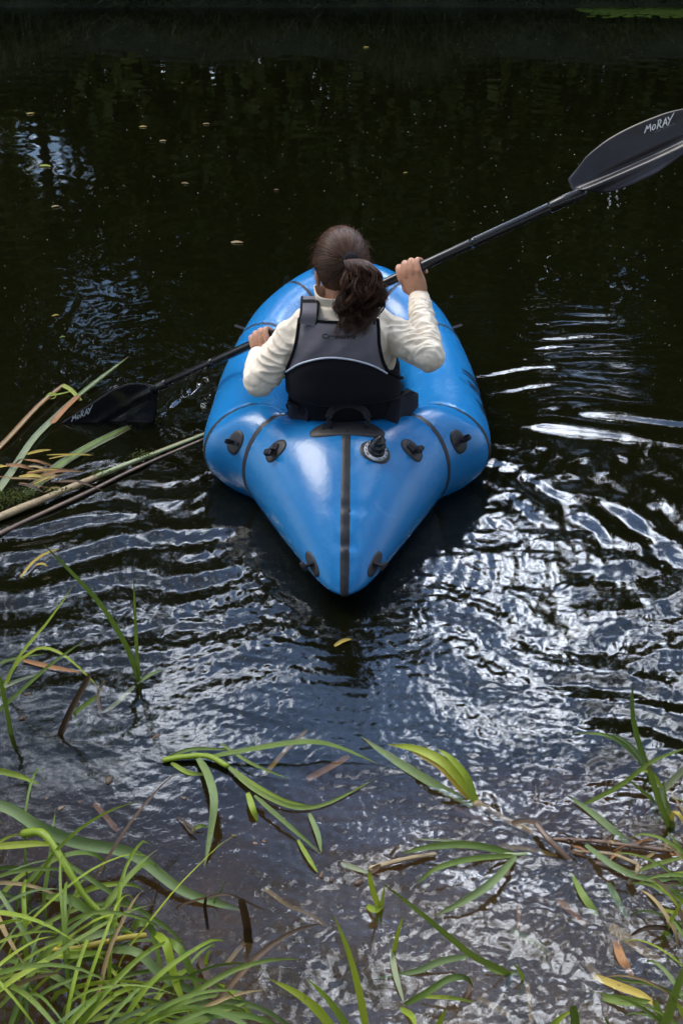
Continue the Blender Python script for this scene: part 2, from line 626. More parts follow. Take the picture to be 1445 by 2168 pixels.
# ------------------------------------------------------------------ water
m, n, l, b = mat_new('river_water')
out = [x for x in n if x.type == 'OUTPUT_MATERIAL'][0]
n.remove(b)
fr = n.new('ShaderNodeFresnel')
fr.inputs['IOR'].default_value = 1.38
gl = n.new('ShaderNodeBsdfGlossy')
gl.inputs['Roughness'].default_value = 0.0
gl.inputs['Color'].default_value = (1, 1, 1, 1)
tp = n.new('ShaderNodeBsdfTransparent')
tp.inputs['Color'].default_value = (0.96, 0.97, 0.94, 1)
ms = n.new('ShaderNodeMixShader')
l.new(fr.outputs[0], ms.inputs[0])
# fine silt in suspension: a little light comes back from the body of the water
tb = n.new('ShaderNodeBsdfDiffuse')
tb.inputs['Color'].default_value = (0.047, 0.050, 0.016, 1)
tm_ = n.new('ShaderNodeMixShader')
tm_.inputs[0].default_value = 0.075
l.new(tp.outputs[0], tm_.inputs[1])
l.new(tb.outputs[0], tm_.inputs[2])
l.new(tm_.outputs[0], ms.inputs[1])
l.new(gl.outputs[0], ms.inputs[2])
l.new(ms.outputs[0], out.inputs['Surface'])
f1 = add_noise(n, l, 85.0, 3, 0.55, 'Object', (1.0, 1.25, 1.0), 0.7)
bp = n.new('ShaderNodeBump')
bp.inputs['Strength'].default_value = 0.30
bp.inputs['Distance'].default_value = 0.0010
# capillary ripples live near the bank and the boat; the open river beyond is glassy
tcw = n.new('ShaderNodeTexCoord')
spw = n.new('ShaderNodeSeparateXYZ')
l.new(tcw.outputs['Object'], spw.inputs[0])
fade = n.new('ShaderNodeMapRange')
l.new(spw.outputs['Y'], fade.inputs['Value'])
for k_, v_ in zip(('From Min', 'From Max', 'To Min', 'To Max'), (2.2, 3.6, 1.0, 0.12)):
    fade.inputs[k_].default_value = v_
fm = n.new('ShaderNodeMath')
fm.operation = 'MULTIPLY'
l.new(f1, fm.inputs[0])
l.new(fade.outputs[0], fm.inputs[1])
l.new(fm.outputs[0], bp.inputs['Height'])
l.new(bp.outputs[0], fr.inputs['Normal'])
l.new(bp.outputs[0], gl.inputs['Normal'])
va = n.new('ShaderNodeVolumeAbsorption')
va.inputs['Color'].default_value = (0.60, 0.44, 0.17, 1)
va.inputs['Density'].default_value = 5.5
l.new(va.outputs[0], out.inputs['Volume'])
M['water'] = m


def sstep(x, a, b):
    t = np.clip((x - a) / (b - a), 0, 1)
    return t * t * (3 - 2 * t)


def spectrum(x, y, nw, lam, spread, ang0, seed):
    """sum of random sinusoids of unit rms slope"""
    g = np.random.default_rng(seed)
    z = np.zeros_like(x)
    for i in range(nw):
        L = lam * 2 ** g.uniform(-0.7, 0.7)
        a = ang0 + g.normal() * spread
        k = 2 * math.pi / L
        z += np.sin(k * (x * math.cos(a) + y * math.sin(a)) + g.uniform(0, 6.28)) / k
    return z * math.sqrt(2.0 / nw)


def warp(x, y, s, amp, seed):
    return x + amp * spectrum(x, y, 6, s, 3.0, 0.0, seed) / s * 3, y + amp * spectrum(x, y, 6, s, 3.0, 1.0, seed + 1) / s * 3


def ring(x, y, c, lam, slope, r0, r1, decay, phase=0.0, squash=1.0):
    r = np.hypot((x - c[0]) * squash, y - c[1])
    env = sstep(r, r0, r0 + lam * 0.5) * (1 - sstep(r, r1, r1 + lam * 1.5)) * np.exp(-(r - r0).clip(0) / decay)
    return slope * lam / (2 * math.pi) * np.cos(2 * math.pi * r / lam + phase) * env


def water_height(x, y):
    wx, wy = warp(x, y, 0.6, 0.05, 50)
    # slow patches that modulate the chop
    patch = 0.5 + 0.5 * np.tanh(1.6 * spectrum(x, y, 7, 1.1, 3.0, 0.0, 90) / 0.12)
    near = 1 - sstep(y, 2.3, 3.1)
    rightness = sstep(x, -0.42, 0.12)
    calm_left = 1 - 0.82 * (1 - rightness) * (1 - sstep(y, 1.75, 2.2))
    z = 0.075 * near * calm_left * (0.45 + 0.55 * patch) * spectrum(wx, wy, 34, 0.036, 0.75, 1.35, 1)
    z += 0.085 * near * calm_left * spectrum(x, y, 26, 0.022, 1.2, 1.2, 2)
    z += 0.045 * near * calm_left * spectrum(wx, wy, 14, 0.16, 1.0, 1.2, 3)
    # finer ripples spreading from the stern on both sides
    stern = np.exp(-((np.hypot(x - 0.02, y - 2.15)) / 0.75) ** 2)
    z += 0.065 * stern * spectrum(wx, wy, 26, 0.022, 0.9, 1.2, 4)
    z *= 1 - 0.72 * np.exp(-((x - 0.03) / 0.14) ** 2 - ((y - 1.93) / 0.33) ** 2)
    z += ring(x, y, (0.02, 2.45), 0.045, 0.07, 0.25, 1.2, 0.5)
    # left side: long crests running out from the stern quarter
    lm = np.exp(-((x + 0.62) / 0.42) ** 2 - ((y - 2.45) / 0.55) ** 2)
    z += 0.135 * lm * spectrum(wx, wy, 11, 0.135, 0.24, 1.78, 5)
    z += 0.035 * lm * spectrum(wx, wy, 16, 0.05, 0.5, 1.7, 6)
    # right side: rings of the last stroke sweeping round the raft
    c = (0.50, 2.62)
    th = np.arctan2(y - c[1], x - c[0])
    r = np.hypot(x - c[0], y - c[1])
    wob = 1 + 0.10 * np.sin(3 * th + 0.5) + 0.05 * np.sin(7 * th + 1.3) + 0.5 * spectrum(x, y, 9, 0.7, 3.0, 0.0, 40)
    rm = (1 - sstep(y, 2.95, 3.25)) * sstep(x, 0.40, 0.62) * (1 - sstep(r, 1.0, 1.45)) * sstep(r, 0.02, 0.15)
    z += (0.075 + 0.075 * np.tanh(3 * spectrum(x, y, 8, 0.5, 3.0, 0.0, 41) / 0.08)) * rm * 0.19 / 6.283 * np.cos(6.283 * r * wob / 0.19 + 1.0) * (0.7 + 0.3 * np.sin(2.3 * th + 6 * r))
    z += 0.045 * rm * spectrum(wx, wy, 14, 0.13, 2.0, 0.3, 7)
    rr2 = sstep(x, 0.40, 0.55) * (1 - sstep(x, 0.62, 0.85)) * np.exp(-((y - 2.95) / 0.45) ** 2)
    z += 0.10 * rr2 * spectrum(x, y, 30, 0.024, 1.5, 0.8, 8)
    # drip rings
    for c2, s in ((P(1440, 968), 0.16), (P(1082, 940), 0.14), (P(1045, 975), 0.10)):
        z += ring(x, y, c2, 0.028, s, 0.012, 0.16, 0.12)
    # farther water: long low crests, stronger where the raised blade drips
    far = sstep(y, 2.9, 4.2)
    z += 0.012 * far * spectrum(wx, wy, 16, 0.22, 0.5, 1.5, 9)
    z += 0.009 * far * spectrum(x, y, 18, 0.07, 0.9, 1.5, 10)
    rf = np.exp(-((x - 0.80) / 0.50) ** 2 - ((y - 3.95) / 0.55) ** 2)
    z += 0.095 * rf * spectrum(wx, wy, 9, 0.12, 0.10, 1.60, 12)
    z += 0.025 * rf * spectrum(wx, wy, 10, 0.045, 0.4, 1.6, 13)
    lf = np.exp(-((x + 1.3) / 0.9) ** 2 - ((y - 3.9) / 1.0) ** 2)
    z += 0.060 * lf * spectrum(wx, wy, 22, 0.06, 1.2, 1.3, 14)
    z += 0.020 * lf * spectrum(wx, wy, 10, 0.16, 0.8, 1.3, 15)
    # two long smooth swells rolling away to the right, left by the last stroke
    for x0, xa, ya, sl, h_, wd in ((0.66, 0.82, 3.27, -0.16, 0.0085, 0.042), (0.84, 1.02, 3.36, -0.10, 0.0095, 0.045)):
        yc = ya + sl * (x - x0) - 0.25 * (x - x0).clip(0) ** 2
        z += h_ * np.exp(-((y - yc) / wd) ** 2) * sstep(x, x0 - 0.05, xa) * (1 - sstep(x, 1.5, 2.2))
    # ridge of water pushed up under the shaft by the dipped blade
    a_, b_ = P(330, 884), P(445, 786)
    dd = (b_ - a_)[:2]
    L2 = float(np.hypot(*dd))
    tq = ((x - a_[0]) * dd[0] + (y - a_[1]) * dd[1]) / L2
    sq = ((x - a_[0]) * -dd[1] + (y - a_[1]) * dd[0]) / L2
    z += 0.0042 * (1 + 0.5 * np.sin(tq * 55)) * np.exp(-(sq / 0.012) ** 2) * sstep(tq, -0.02, 0.06) * (1 - sstep(tq, L2 * 0.7, L2))
    # flat inside the raft
    ins = sstep(np.abs(x - 0.02), 0.30, 0.40)
    ins = np.maximum(ins, 1 - sstep(y, 2.55, 2.7))
    ins = np.maximum(ins, sstep(y, 3.85, 4.1))
    return z * ins


WY0, WY1 = 0.35, 15.2
ys = [WY0]
while ys[-1] < WY1:
    y_ = ys[-1]
    ys.append(y_ + 0.0062 * max(1.0, (max(y_, 1.0) / 1.7)) ** 1.45)
ys = np.array(ys)
nu_ = 460
u = np.linspace(-1, 1, nu_)
half = 0.62 + ys * 0.42
X = u[None, :] * half[:, None]
Yg = np.repeat(ys[:, None], nu_, 1)
Zg = water_height(X, Yg)
# side aprons out to the edges of the river
ext = np.array([1.15, 1.5, 2.5, 5.0, 40.0])
XL = -(half[:, None] * np.minimum(ext, 5) + np.where(ext > 10, 40.0, 0.0))[:, ::-1]
XR = -XL[:, ::-1]
X = np.hstack([XL, X, XR])
Zs = np.zeros((len(ys), 5))
Zg = np.hstack([Zs, Zg, Zs])
Yg = np.hstack([np.repeat(ys[:, None], 5, 1), Yg, np.repeat(ys[:, None], 5, 1)])
nr, nc = X.shape
V = np.stack([X, Yg, Zg], -1).reshape(-1, 3)
top = grid_faces(nr, nc)
# closed box below so that the water has a body
loop = [*range(nc), *[i * nc + nc - 1 for i in range(1, nr)], *[(nr - 1) * nc + j for j in range(nc - 2, -1, -1)], *[i * nc for i in range(nr - 2, 0, -1)]]
low = V[loop].copy()
low[:, 2] = -3.0
base = len(V)
L_ = len(loop)
sides = np.array([[loop[(i + 1) % L_], loop[i], base + i, base + (i + 1) % L_] for i in range(L_)])
V = np.vstack([V, low])
cb = len(V)
V = np.vstack([V, [[0, 7, -3.0]]])
bot = [[base + (i + 1) % L_, base + i, cb] for i in range(L_)]
faces = [tuple(q) for q in top] + [tuple(q) for q in sides] + [tuple(q) for q in bot]
me = bpy.data.meshes.new('water')
me.from_pydata(V.tolist(), [], faces)
me.polygons.foreach_set('use_smooth', np.array([True] * len(top) + [False] * (len(faces) - len(top))))
me.materials.append(M['water'])
link('water', me, kind='structure')

# river bed: shallow silt shelf by the near bank, deep mud beyond
m, n, l, b = mat_new('river_bed')
f = add_noise(n, l, 5.0, 8, 0.65)
f2 = add_noise(n, l, 40.0, 6, 0.7)
c_ = ramp(n, l, f, [(0.3, (0.05, 0.037, 0.026)), (0.7, (0.19, 0.14, 0.10))])
l.new(c_, b.inputs['Base Color'])
b.inputs['Roughness'].default_value = 0.9
add_bump(n, l, b, f2, 0.8, 0.02)
M['bed'] = m


def bed_z(x, y):
    shelf = -0.06 - 0.10 * sstep(y, 0.7, 1.6) - 0.10 * sstep(-x, -0.1, 0.5)
    deep = -2.2 * sstep(y, 1.35, 4.2) * (1 - 0.98 * sstep(y, 12.3, 14.9))
    z = shelf * (1 - sstep(y, 12.5, 14.5)) + deep
    z += 0.32 * (1 - sstep(y, 0.0, 0.85)) + 0.55 * sstep(y, 14.0, 15.0) + 0.9 * sstep(y, 15.0, 40.0)
    z += 0.02 * spectrum(x, y, 20, 0.6, 3.0, 0.0, 70) / 0.1 * 0.4
    return z


gx = np.concatenate([np.linspace(-300, -41, 4), np.linspace(-40, -3, 24), np.linspace(-2.8, 2.8, 70), np.linspace(3, 40, 24), np.linspace(41, 300, 4)])
gy = np.concatenate([np.linspace(-200, -5, 8), np.linspace(-4, 0, 10), np.linspace(0.05, 5, 110), np.linspace(5.2, 17, 50), np.linspace(18, 300, 14)])
GX, GY = np.meshgrid(gx, gy)
GZ = bed_z(GX, GY)
link('ground', mesh_np('ground', np.stack([GX, GY, GZ], -1).reshape(-1, 3), grid_faces(*GX.shape), M['bed']), kind='structure')

# ------------------------------------------------------------------ far bank and the trees whose reflection fills the river
def quads_at(c, size, g, tilt=1.0):
    """one leaf-sized quad per centre, randomly turned"""
    n_ = len(c)
    a = g.normal(size=(n_, 3))
    a /= np.linalg.norm(a, axis=1)[:, None]
    b_ = np.cross(a, g.normal(size=(n_, 3)))
    b_ /= np.linalg.norm(b_, axis=1)[:, None]
    s = size * g.uniform(0.6, 1.3, n_)[:, None]
    a, b_ = a * s, b_ * s * 0.6
    v = np.stack([c - a, c + b_ * 0.9, c + a, c - b_ * 0.9], 1).reshape(-1, 3)
    return v, np.arange(n_ * 4).reshape(-1, 4)


def tree_meshes(seed, h, spread, nleaf, low):
    g = np.random.default_rng(seed)
    tr = Soup()
    zt = np.linspace(-0.5, h * 0.93, 9)
    lean = np.cumsum(g.normal(size=(9, 2)) * 0.09, axis=0)
    pts = np.column_stack([lean, zt])
    tr.add(*loft(pts, np.linspace(0.19, 0.03, 9) * h / 12, n=9))
    cl = []
    for i in range(26):
        z0 = h * g.uniform(low, 0.92)
        p0 = np.array([np.interp(z0, zt, pts[:, 0]), np.interp(z0, zt, pts[:, 1]), z0])
        a = g.uniform(0, 6.28)
        ln = spread * (1 - 0.55 * (z0 / h - low) / (1 - low)) * g.uniform(0.6, 1.1)
        d = np.array([math.cos(a), math.sin(a), g.uniform(0.1, 0.6)])
        lp = np.array([p0, p0 + d * ln * 0.5 + [0, 0, 0.1], p0 + d * ln])
        tr.add(*loft(lp, [0.05, 0.03, 0.012], n=5))
        for k in range(5):
            cl.append((p0 + d * ln * g.uniform(0.3, 1.1) + g.normal(size=3) * 0.35, g.uniform(0.4, 0.95)))
    per = nleaf // len(cl)
    cs = []
    for c, r in cl:
        q = g.normal(size=(per, 3))
        q = q / np.linalg.norm(q, axis=1)[:, None] * (g.uniform(0, 1, (per, 1)) ** 0.45) * r
        q[:, 2] *= 0.75
        cs.append(q + c)
    v, f = quads_at(np.concatenate(cs), 0.13, g)
    return tr.mesh('trunk', M['bark']), mesh_np('crown', v, f, M['crown'], smooth=False)


tree_protos = [tree_meshes(100 + i, *a) for i, a in enumerate([(13.5, 2.6, 9000, 0.16), (12.5, 2.9, 9000, 0.12), (14.5, 2.4, 8000, 0.25), (11.0, 2.8, 8500, 0.08)])]
tree_spots = []
gt = random.Random(5)
x = -21.0
while x < 21.0:
    tree_spots.append((x, 17.2 + gt.uniform(-0.8, 1.0)))
    x += gt.uniform(1.5, 2.4)
x = -26.0
while x < 26.0:
    tree_spots.append((x, 20.5 + gt.uniform(-0.8, 1.2)))
    x += gt.uniform(2.0, 2.9)
gaps = [(-4.9, -4.0), (4.1, 4.9)]
for tx, ty in tree_spots + [(bx_, -7.5 + 1.5 * math.sin(bx_ * 3)) for bx_ in np.arange(-15, 15.1, 2.5)]:  # second list: unseen row added behind the camera to cut sky light
    if ty > 0 and any(a_ < tx * 17.2 / ty < b_ for a_, b_ in gaps):
        continue
    k = gt.randrange(4)
    t_ = thing('tree', (tx, ty, 0.75), 'leafy tree on the far bank, seen only as its dark reflection in the water' if ty > 0 else 'unseen leafy tree added behind the viewer to block sky light', 'tree', 'trees behind the far bank' if ty > 0 else 'added light-blocking trees behind the viewer')
    s_ = gt.uniform(0.70, 0.94)
    for nm, me_ in (('trunk', tree_protos[k][0]), ('crown', tree_protos[k][1])):
        o = bpy.data.objects.new(nm, me_)
        col.objects.link(o)
        o.parent = t_
    t_.rotation_euler = (0, 0, gt.uniform(0, 6.28))
    t_.scale = (s_, s_, s_)

GXb, GYb = np.meshgrid(np.linspace(-60, 60, 90), np.linspace(14.3, 40, 60))
link('far_bank', mesh_np('far_bank', np.stack([GXb, GYb, bed_z(GXb, GYb) + 0.06 + 0.22 * sstep(GYb, 14.4, 15.4) + 0.05 * np.sin(GXb * 2.1) * np.sin(GYb * 3)], -1).reshape(-1, 3), grid_faces(*GXb.shape), simple_mat('bank_turf', (0.012, 0.016, 0.006), (0.03, 0.036, 0.014), 3, 0.95, 0.8, 12, 0.05)), kind='structure')
# grasses and reeds overhanging the far water's edge
g = np.random.default_rng(21)
nb = 24000
bx = np.where(g.uniform(size=nb) < 0.6, g.uniform(-9, 9, nb), g.uniform(-24, 24, nb))
by = 14.5 + 1.5 * g.uniform(0, 1, nb) ** 1.6
bh = g.uniform(0.25, 0.8, nb) * (0.7 + 0.5 * np.sin(bx * 1.7) * np.sin(bx * 0.6 + 1))
lx, ly = g.normal(size=nb) * 0.14, -np.abs(g.normal(size=nb)) * 0.22
bz = np.clip((by - 14.6) * 0.45, -0.05, 0.6) + 0.1 * sstep(by, 14.4, 15.2)
w = g.uniform(0.008, 0.02, nb)
p0 = np.stack([bx - w, by, bz], -1)
p1 = np.stack([bx + w, by, bz], -1)
p2 = np.stack([bx + lx * .5 + w * .8, by + ly * .4, bz + bh * .7], -1)
p3 = np.stack([bx + lx * .5 - w * .8, by + ly * .4, bz + bh * .7], -1)
p4 = np.stack([bx + lx * 1.4, by + ly * 1.6, bz + bh * .8], -1)
V = np.stack([p0, p1, p2, p3, p4], 1).reshape(-1, 3)
F = []
for i in range(nb):
    F.append((5 * i, 5 * i + 1, 5 * i + 2, 5 * i + 3))
    F.append((5 * i + 3, 5 * i + 2, 5 * i + 4))
link('bank_grass', mesh_np('bank_grass', V, F, M['reeds'], smooth=False), kind='stuff', label='tangled grass and reeds hanging over the far water edge', category='grass')
# bushes that close the gap under the crowns
for i, bx_ in enumerate(np.arange(-17, 17.1, 1.05)):
    g = np.random.default_rng(300 + i)
    if i < 4:
        q = g.normal(size=(3200, 3))
        q = q / np.linalg.norm(q, axis=1)[:, None] * (g.uniform(0, 1, (3200, 1)) ** 0.4) * np.array([1.15, 0.8, 1.25])
        q *= 1 + 0.25 * np.sin(q[:, :1] * 5 + i) * np.cos(q[:, 2:] * 4)
        v, f_ = quads_at(q + [0, 0, 0.95], 0.09, g)
        if i == 0:
            bush_me = []
        bush_me.append(mesh_np('bush', v, f_, M['crown'], smooth=False))
    o = bpy.data.objects.new('bush', bush_me[i % 4])
    o.location = (bx_ + g.uniform(-0.4, 0.4), 16.3 + g.uniform(-0.3, 0.4), 0.65)
    o.rotation_euler = (0, 0, g.uniform(0, 6.28))
    k_ = g.uniform(1.2, 2.6) if not -6.2 < bx_ < -3.4 else 0.7
    o.scale = (1.0 + 0.2 * k_, 1.0 + 0.2 * k_, k_)
    o['label'] = 'dark bush on the far bank, seen only as its reflection in the water'
    o['category'] = 'bush'
    o['group'] = 'bushes along the far bank'
    col.objects.link(o)


def discs(centres, radii, z, sides=6, g=None, stretch=1.0):
    n_ = len(centres)
    a = np.arange(sides) * 2 * math.pi / sides
    ph = g.uniform(0, 6.28, n_)
    ca = np.cos(a)[None] * radii[:, None]
    sa = np.sin(a)[None] * radii[:, None] * stretch
    xx = centres[:, 0][:, None] + ca * np.cos(ph)[:, None] - sa * np.sin(ph)[:, None]
    yy = centres[:, 1][:, None] + ca * np.sin(ph)[:, None] + sa * np.cos(ph)[:, None]
    zz_ = np.repeat(np.asarray(z).reshape(-1, 1), sides, 1) + g.normal(size=xx.shape) * 0.0004
    return np.stack([xx, yy, zz_], -1).reshape(-1, 3), np.arange(n_ * sides).reshape(-1, sides)


g = np.random.default_rng(33)
# duckweed mat in the far right corner
a0, a1 = P(1170, 14), P(1600, 30)
nd = 5200
dx = g.uniform(3.0, 9.0, nd)
dy = 14.05 + 0.30 * g.normal(size=nd)
keep = (np.abs(dy - 14.05) < 0.55) & (dx - 3.0 > 1.2 * np.abs(dy - 14.05) * g.uniform(0, 3, nd))
c_ = np.stack([dx[keep], dy[keep]], -1)
v, f_ = discs(c_, g.uniform(0.02, 0.05, len(c_)), np.full(len(c_), 0.004), 6, g)
link('duckweed', mesh_np('duckweed', v, f_, M['duckweed'], smooth=False), kind='stuff', label='bright green duckweed mat at the far right water edge', category='duckweed')
# pollen, seeds and bits drifting on the water
sx, sy = [], []
for i in range(1000):
    py = 60 + 900 * g.uniform() ** 1.5
    px = g.uniform(-30, 1480)
    if abs(px - 735) < 330 and py > 520:
        continue
    p = P(px, py, 0)
    sx.append(p[0]); sy.append(p[1])
c_ = np.stack([sx, sy], -1)
v, f_ = discs(c_, g.uniform(0.0012, 0.0040, len(c_)) * np.clip(c_[:, 1] / 4, 0.7, 2.2), water_height(c_[:, 0], c_[:, 1]) + 0.0022, 5, g, 0.6)
link('floating_specks', mesh_np('floating_specks', v, f_, M['specks'], smooth=False), kind='stuff', label='pale specks of pollen and seeds drifting on the dark water', category='specks')

# ------------------------------------------------------------------ inflatable raft
RX = 0.018
raft = thing('inflatable_raft', (RX, 3.1, 0.0), 'bright blue inflatable packraft with black seam tapes floating on the dark river', 'packraft')
# stations of the left/right half: inner edge (lateral, y), outer edge, centre height, half height, nose blend
ST = [
    ((0.000, 2.725), (0.000, 2.150), 0.165, 0.185, 1.00),   # stern centre seam
    ((0.125, 2.830), (0.325, 2.690), 0.138, 0.165, 0.12),   # stern side seam
    ((0.165, 2.960), (0.470, 2.830), 0.120, 0.150, 0.0),    # quarter seam
    ((0.185, 3.140), (0.478, 3.140), 0.118, 0.145, 0.0),
    ((0.188, 3.330), (0.468, 3.350), 0.124, 0.143, 0.0),
    ((0.175, 3.500), (0.437, 3.570), 0.140, 0.140, 0.0),    # bow shoulder seam
    ((0.150, 3.610), (0.385, 3.770), 0.165, 0.140, 0.0),
    ((0.110, 3.690), (0.290, 3.925), 0.195, 0.140, 0.0),    # bow seam
    ((0.060, 3.735), (0.165, 4.035), 0.222, 0.142, 0.0),
    ((0.000, 3.750), (0.000, 4.080), 0.232, 0.144, 0.0),    # bow centre
]
SEAM_ST = {1: 'stern', 2: 'quarter', 5: 'shoulder', 7: 'bow'}
ST_A = np.array([[*a, *b_, c, d, e] for a, b_, c, d, e in ST])
NST = len(ST)


def raft_params(t):
    """t in [0, NST-1] along the half ring; straight panels at the stern, rounded ones at the bow"""
    t = np.asarray(t, float)
    lin = np.stack([np.interp(t, np.arange(NST), ST_A[:, k]) for k in range(7)], -1)
    refl = ST_A[-2].copy(); refl[[0, 2]] *= -1
    ext_ = np.vstack([2 * ST_A[0] - ST_A[1], ST_A, refl])
    i = np.clip(t.astype(int), 0, NST - 2)
    u_ = (t - i)[..., None]
    p0, p1, p2, p3 = ext_[i], ext_[i + 1], ext_[i + 2], ext_[i + 3]
    cr = 0.5 * (2 * p1 + (-p0 + p2) * u_ + (2 * p0 - 5 * p1 + 4 * p2 - p3) * u_ ** 2 + (-p0 + 3 * p1 - 3 * p2 + p3) * u_ ** 3)
    wgt = np.where(t < 1, 0.0, np.where(t < 2, 0.55, 0.9))[..., None]
    q = lin * (1 - wgt) + cr * wgt
    return q


def raft_point(t, th, side):
    """surface of the tube; th = 0 inner side, pi/2 top, pi outer side"""
    q = raft_params(t)
    il, iy, ol, oy, zc, hh, tip = [q[..., k] for k in range(7)]
    uu = 0.5 - 0.5 * np.cos(th)
    s = np.sin(th)
    zr = zc + hh * s
    # nose profile of the stern centre
    w_ = np.clip(uu, 0, 1) ** 0.46
    hz = np.clip(4 * w_ * (1 - w_), 0, 1) ** 0.72
    zt = (0.150 - 0.085 * uu) + np.where(s >= 0, 0.205, 0.165) * hz * np.sign(s)
    z = zr * (1 - tip) + zt * tip
    # bulge between the seams
    frac = t - np.floor(t)
    seam_lo = t < 2
    bul = 0.012 * np.where(seam_lo, np.sin(np.pi * frac), 0.0) * np.abs(s)
    z = z + bul * np.sign(s)
    oy = np.where(t < 1, 2.160 + (ST[1][1][1] - 2.160) * np.clip(t, 0, 1) ** 1.13, oy)
    ol = np.where(t < 1, ol + 0.034 * (1 - np.exp(-t / 0.05)) * (1 - np.clip(t, 0, 1)), ol)
    lat = il + (ol - il) * uu
    y = iy + (oy - iy) * uu
    # pinch along welded seams
    for k in (1, 2, 5, 7):
        d_ = np.exp(-((t - k) / 0.035) ** 2)
        z = z - 0.0045 * d_ * s
    # puckers along the welds
    for k in (0, 1, 2, 5, 7):
        d_ = np.abs(t - k)
        z = z + 0.0022 * np.sin(th * 38 + 2.5 * np.sin(th * 7 + k)) * np.exp(-(d_ / 0.10) ** 2) * (0.4 + 0.6 * np.sin(th * 5 + k) ** 2) * s
    x = RX - 0.010 + 0.014 * (y - 2.15) + side * lat
    # folds across the pointed nose, under the centre tape
    for yc, am, wd, ln in ((2.345, 0.0085, 0.010, 0.045), (2.255, 0.0075, 0.009, 0.032), (2.40, 0.0015, 0.009, 0.06), (2.44, 0.0012, 0.010, 0.05), (2.305, 0.0012, 0.008, 0.05), (2.48, 0.001, 0.010, 0.06)):
        yy = y - yc - 0.10 * (x - RX) ** 2 / 0.05
        prof = -np.exp(-(yy / wd) ** 2) + 0.75 * np.exp(-((yy + wd * 1.5) / wd) ** 2)
        z = z + np.where(s > 0, am * prof * np.exp(-((x - RX) / ln) ** 2), 0)
    return np.stack([x, y, z], -1)


TH = np.arange(96) * 2 * math.pi / 96
tt = np.concatenate([np.linspace(0, 1, 60, endpoint=False) ** 1.6, np.linspace(1, 2, 22, endpoint=False), np.linspace(2, NST - 1, 110)])
tR, thg = np.meshgrid(tt, TH, indexing='ij')
right = raft_point(tR, thg, 1.0)
left = raft_point(tR[1:-1][::-1], thg[1:-1][::-1], -1.0)
ringv = np.concatenate([right, left], 0)
nr_, nc_ = ringv.shape[:2]
# slight overall unevenness of a hand-inflated boat
nz = spectrum(ringv[..., 0], ringv[..., 1], 12, 0.35, 3.0, 0.0, 61) * 0.010
ringv[..., 2] += nz * np.sin(thg[0])[None]
tube_me = mesh_np('tube', ringv.reshape(-1, 3), grid_faces(nr_, nc_, True, True), M['raft'])
tube_o = link('tube', tube_me, raft)
tube_bvh = bvh_of(tube_me)


def conform(p, nrm, lift=0.0025):
    """drops a point onto the tube along -nrm"""
    h, n_, i, d = tube_bvh.ray_cast(Vector(p) + Vector(nrm) * 0.12, -Vector(nrm), 0.4)
    if h is None:
        h, n_, i, d = tube_bvh.find_nearest(Vector(p))
    if n_.dot(Vector(nrm)) < 0:
        n_ = -n_
    return np.array(h + n_ * lift), np.array(n_)


def strip_on_tube(name, pts, width, mat, lift=0.003, nacross=5, parent=None, label=None):
    """band that follows a path already on the tube"""
    pts = np.asarray(pts, float)
    tg = np.gradient(pts, axis=0)
    tg /= np.linalg.norm(tg, axis=1)[:, None]
    rows = []
    for p, t_ in zip(pts, tg):
        h, n_, i, d = tube_bvh.find_nearest(Vector(p))
        n_ = np.array(n_)
        s_ = np.cross(t_, n_)
        s_ /= np.linalg.norm(s_)
        row = []
        for w_ in np.linspace(-0.5, 0.5, nacross):
            q = p + s_ * w_ * width
            h, n2, i, d = tube_bvh.find_nearest(Vector(q))
            n2 = np.array(n2)
            edge = 1.0 if abs(w_) < 0.45 else 0.15
            row.append(np.array(h) + n2 * lift * edge)
        rows.append(row)
    v = np.array(rows)
    me = mesh_np(name, v.reshape(-1, 3), grid_faces(v.shape[0], v.shape[1]), mat)
    o = link(name, me, parent or raft)
    if label:
        o['label'] = label
    return o


for k in SEAM_ST:
    for side in (1, -1):
        th_ = np.linspace(0.02, 2 * math.pi + 0.02, 70)
        pts = raft_point(np.full_like(th_, float(k)), th_, side)
        strip_on_tube('seam_tape', pts, 0.020, M['tape'])
th_ = np.linspace(math.pi * 0.12, math.pi * 1.12, 90)
strip_on_tube('centre_tape', raft_point(np.zeros_like(th_), th_, 1), 0.026, M['tape'])
th_ = np.linspace(-0.2, math.pi + 0.3, 50)
strip_on_tube('centre_tape', raft_point(np.full_like(th_, NST - 1.0), th_, 1), 0.026, M['tape'])


def patch_on(name, c, nrm, ax, ra, rb, mat, lift=0.0035, sides=30, bend=0.0, parent=None):
    """oval of rubber glued to the tube"""
    c, nrm = np.array(c), np.array(nrm)
    ax = np.array(ax) - nrm * (np.array(ax) @ nrm)
    ax /= np.linalg.norm(ax)
    ay = np.cross(nrm, ax)
    V_ = [conform(c, nrm, lift)[0]]
    F_ = []
    for j, rr_ in enumerate((0.35, 0.7, 0.96, 1.0)):
        for i in range(sides):
            a = i * 2 * math.pi / sides
            e = 1.0 if j < 3 else 1.01
            x_, y_ = ra * rr_ * e * math.copysign(abs(math.cos(a)) ** 0.85, math.cos(a)), rb * rr_ * e * math.copysign(abs(math.sin(a)) ** 0.85, math.sin(a))
            y_ += bend * x_ * x_
            V_.append(conform(c + ax * x_ + ay * y_, nrm, lift if j < 3 else 0.0003)[0])
    for i in range(sides):
        F_.append((0, 1 + i, 1 + (i + 1) % sides))
        for j in range(3):
            a_, b_ = 1 + j * sides, 1 + (j + 1) * sides
            F_.append((a_ + i, b_ + i, b_ + (i + 1) % sides, a_ + (i + 1) % sides))
    return link(name, mesh_np(name, V_, F_, mat), parent or raft)


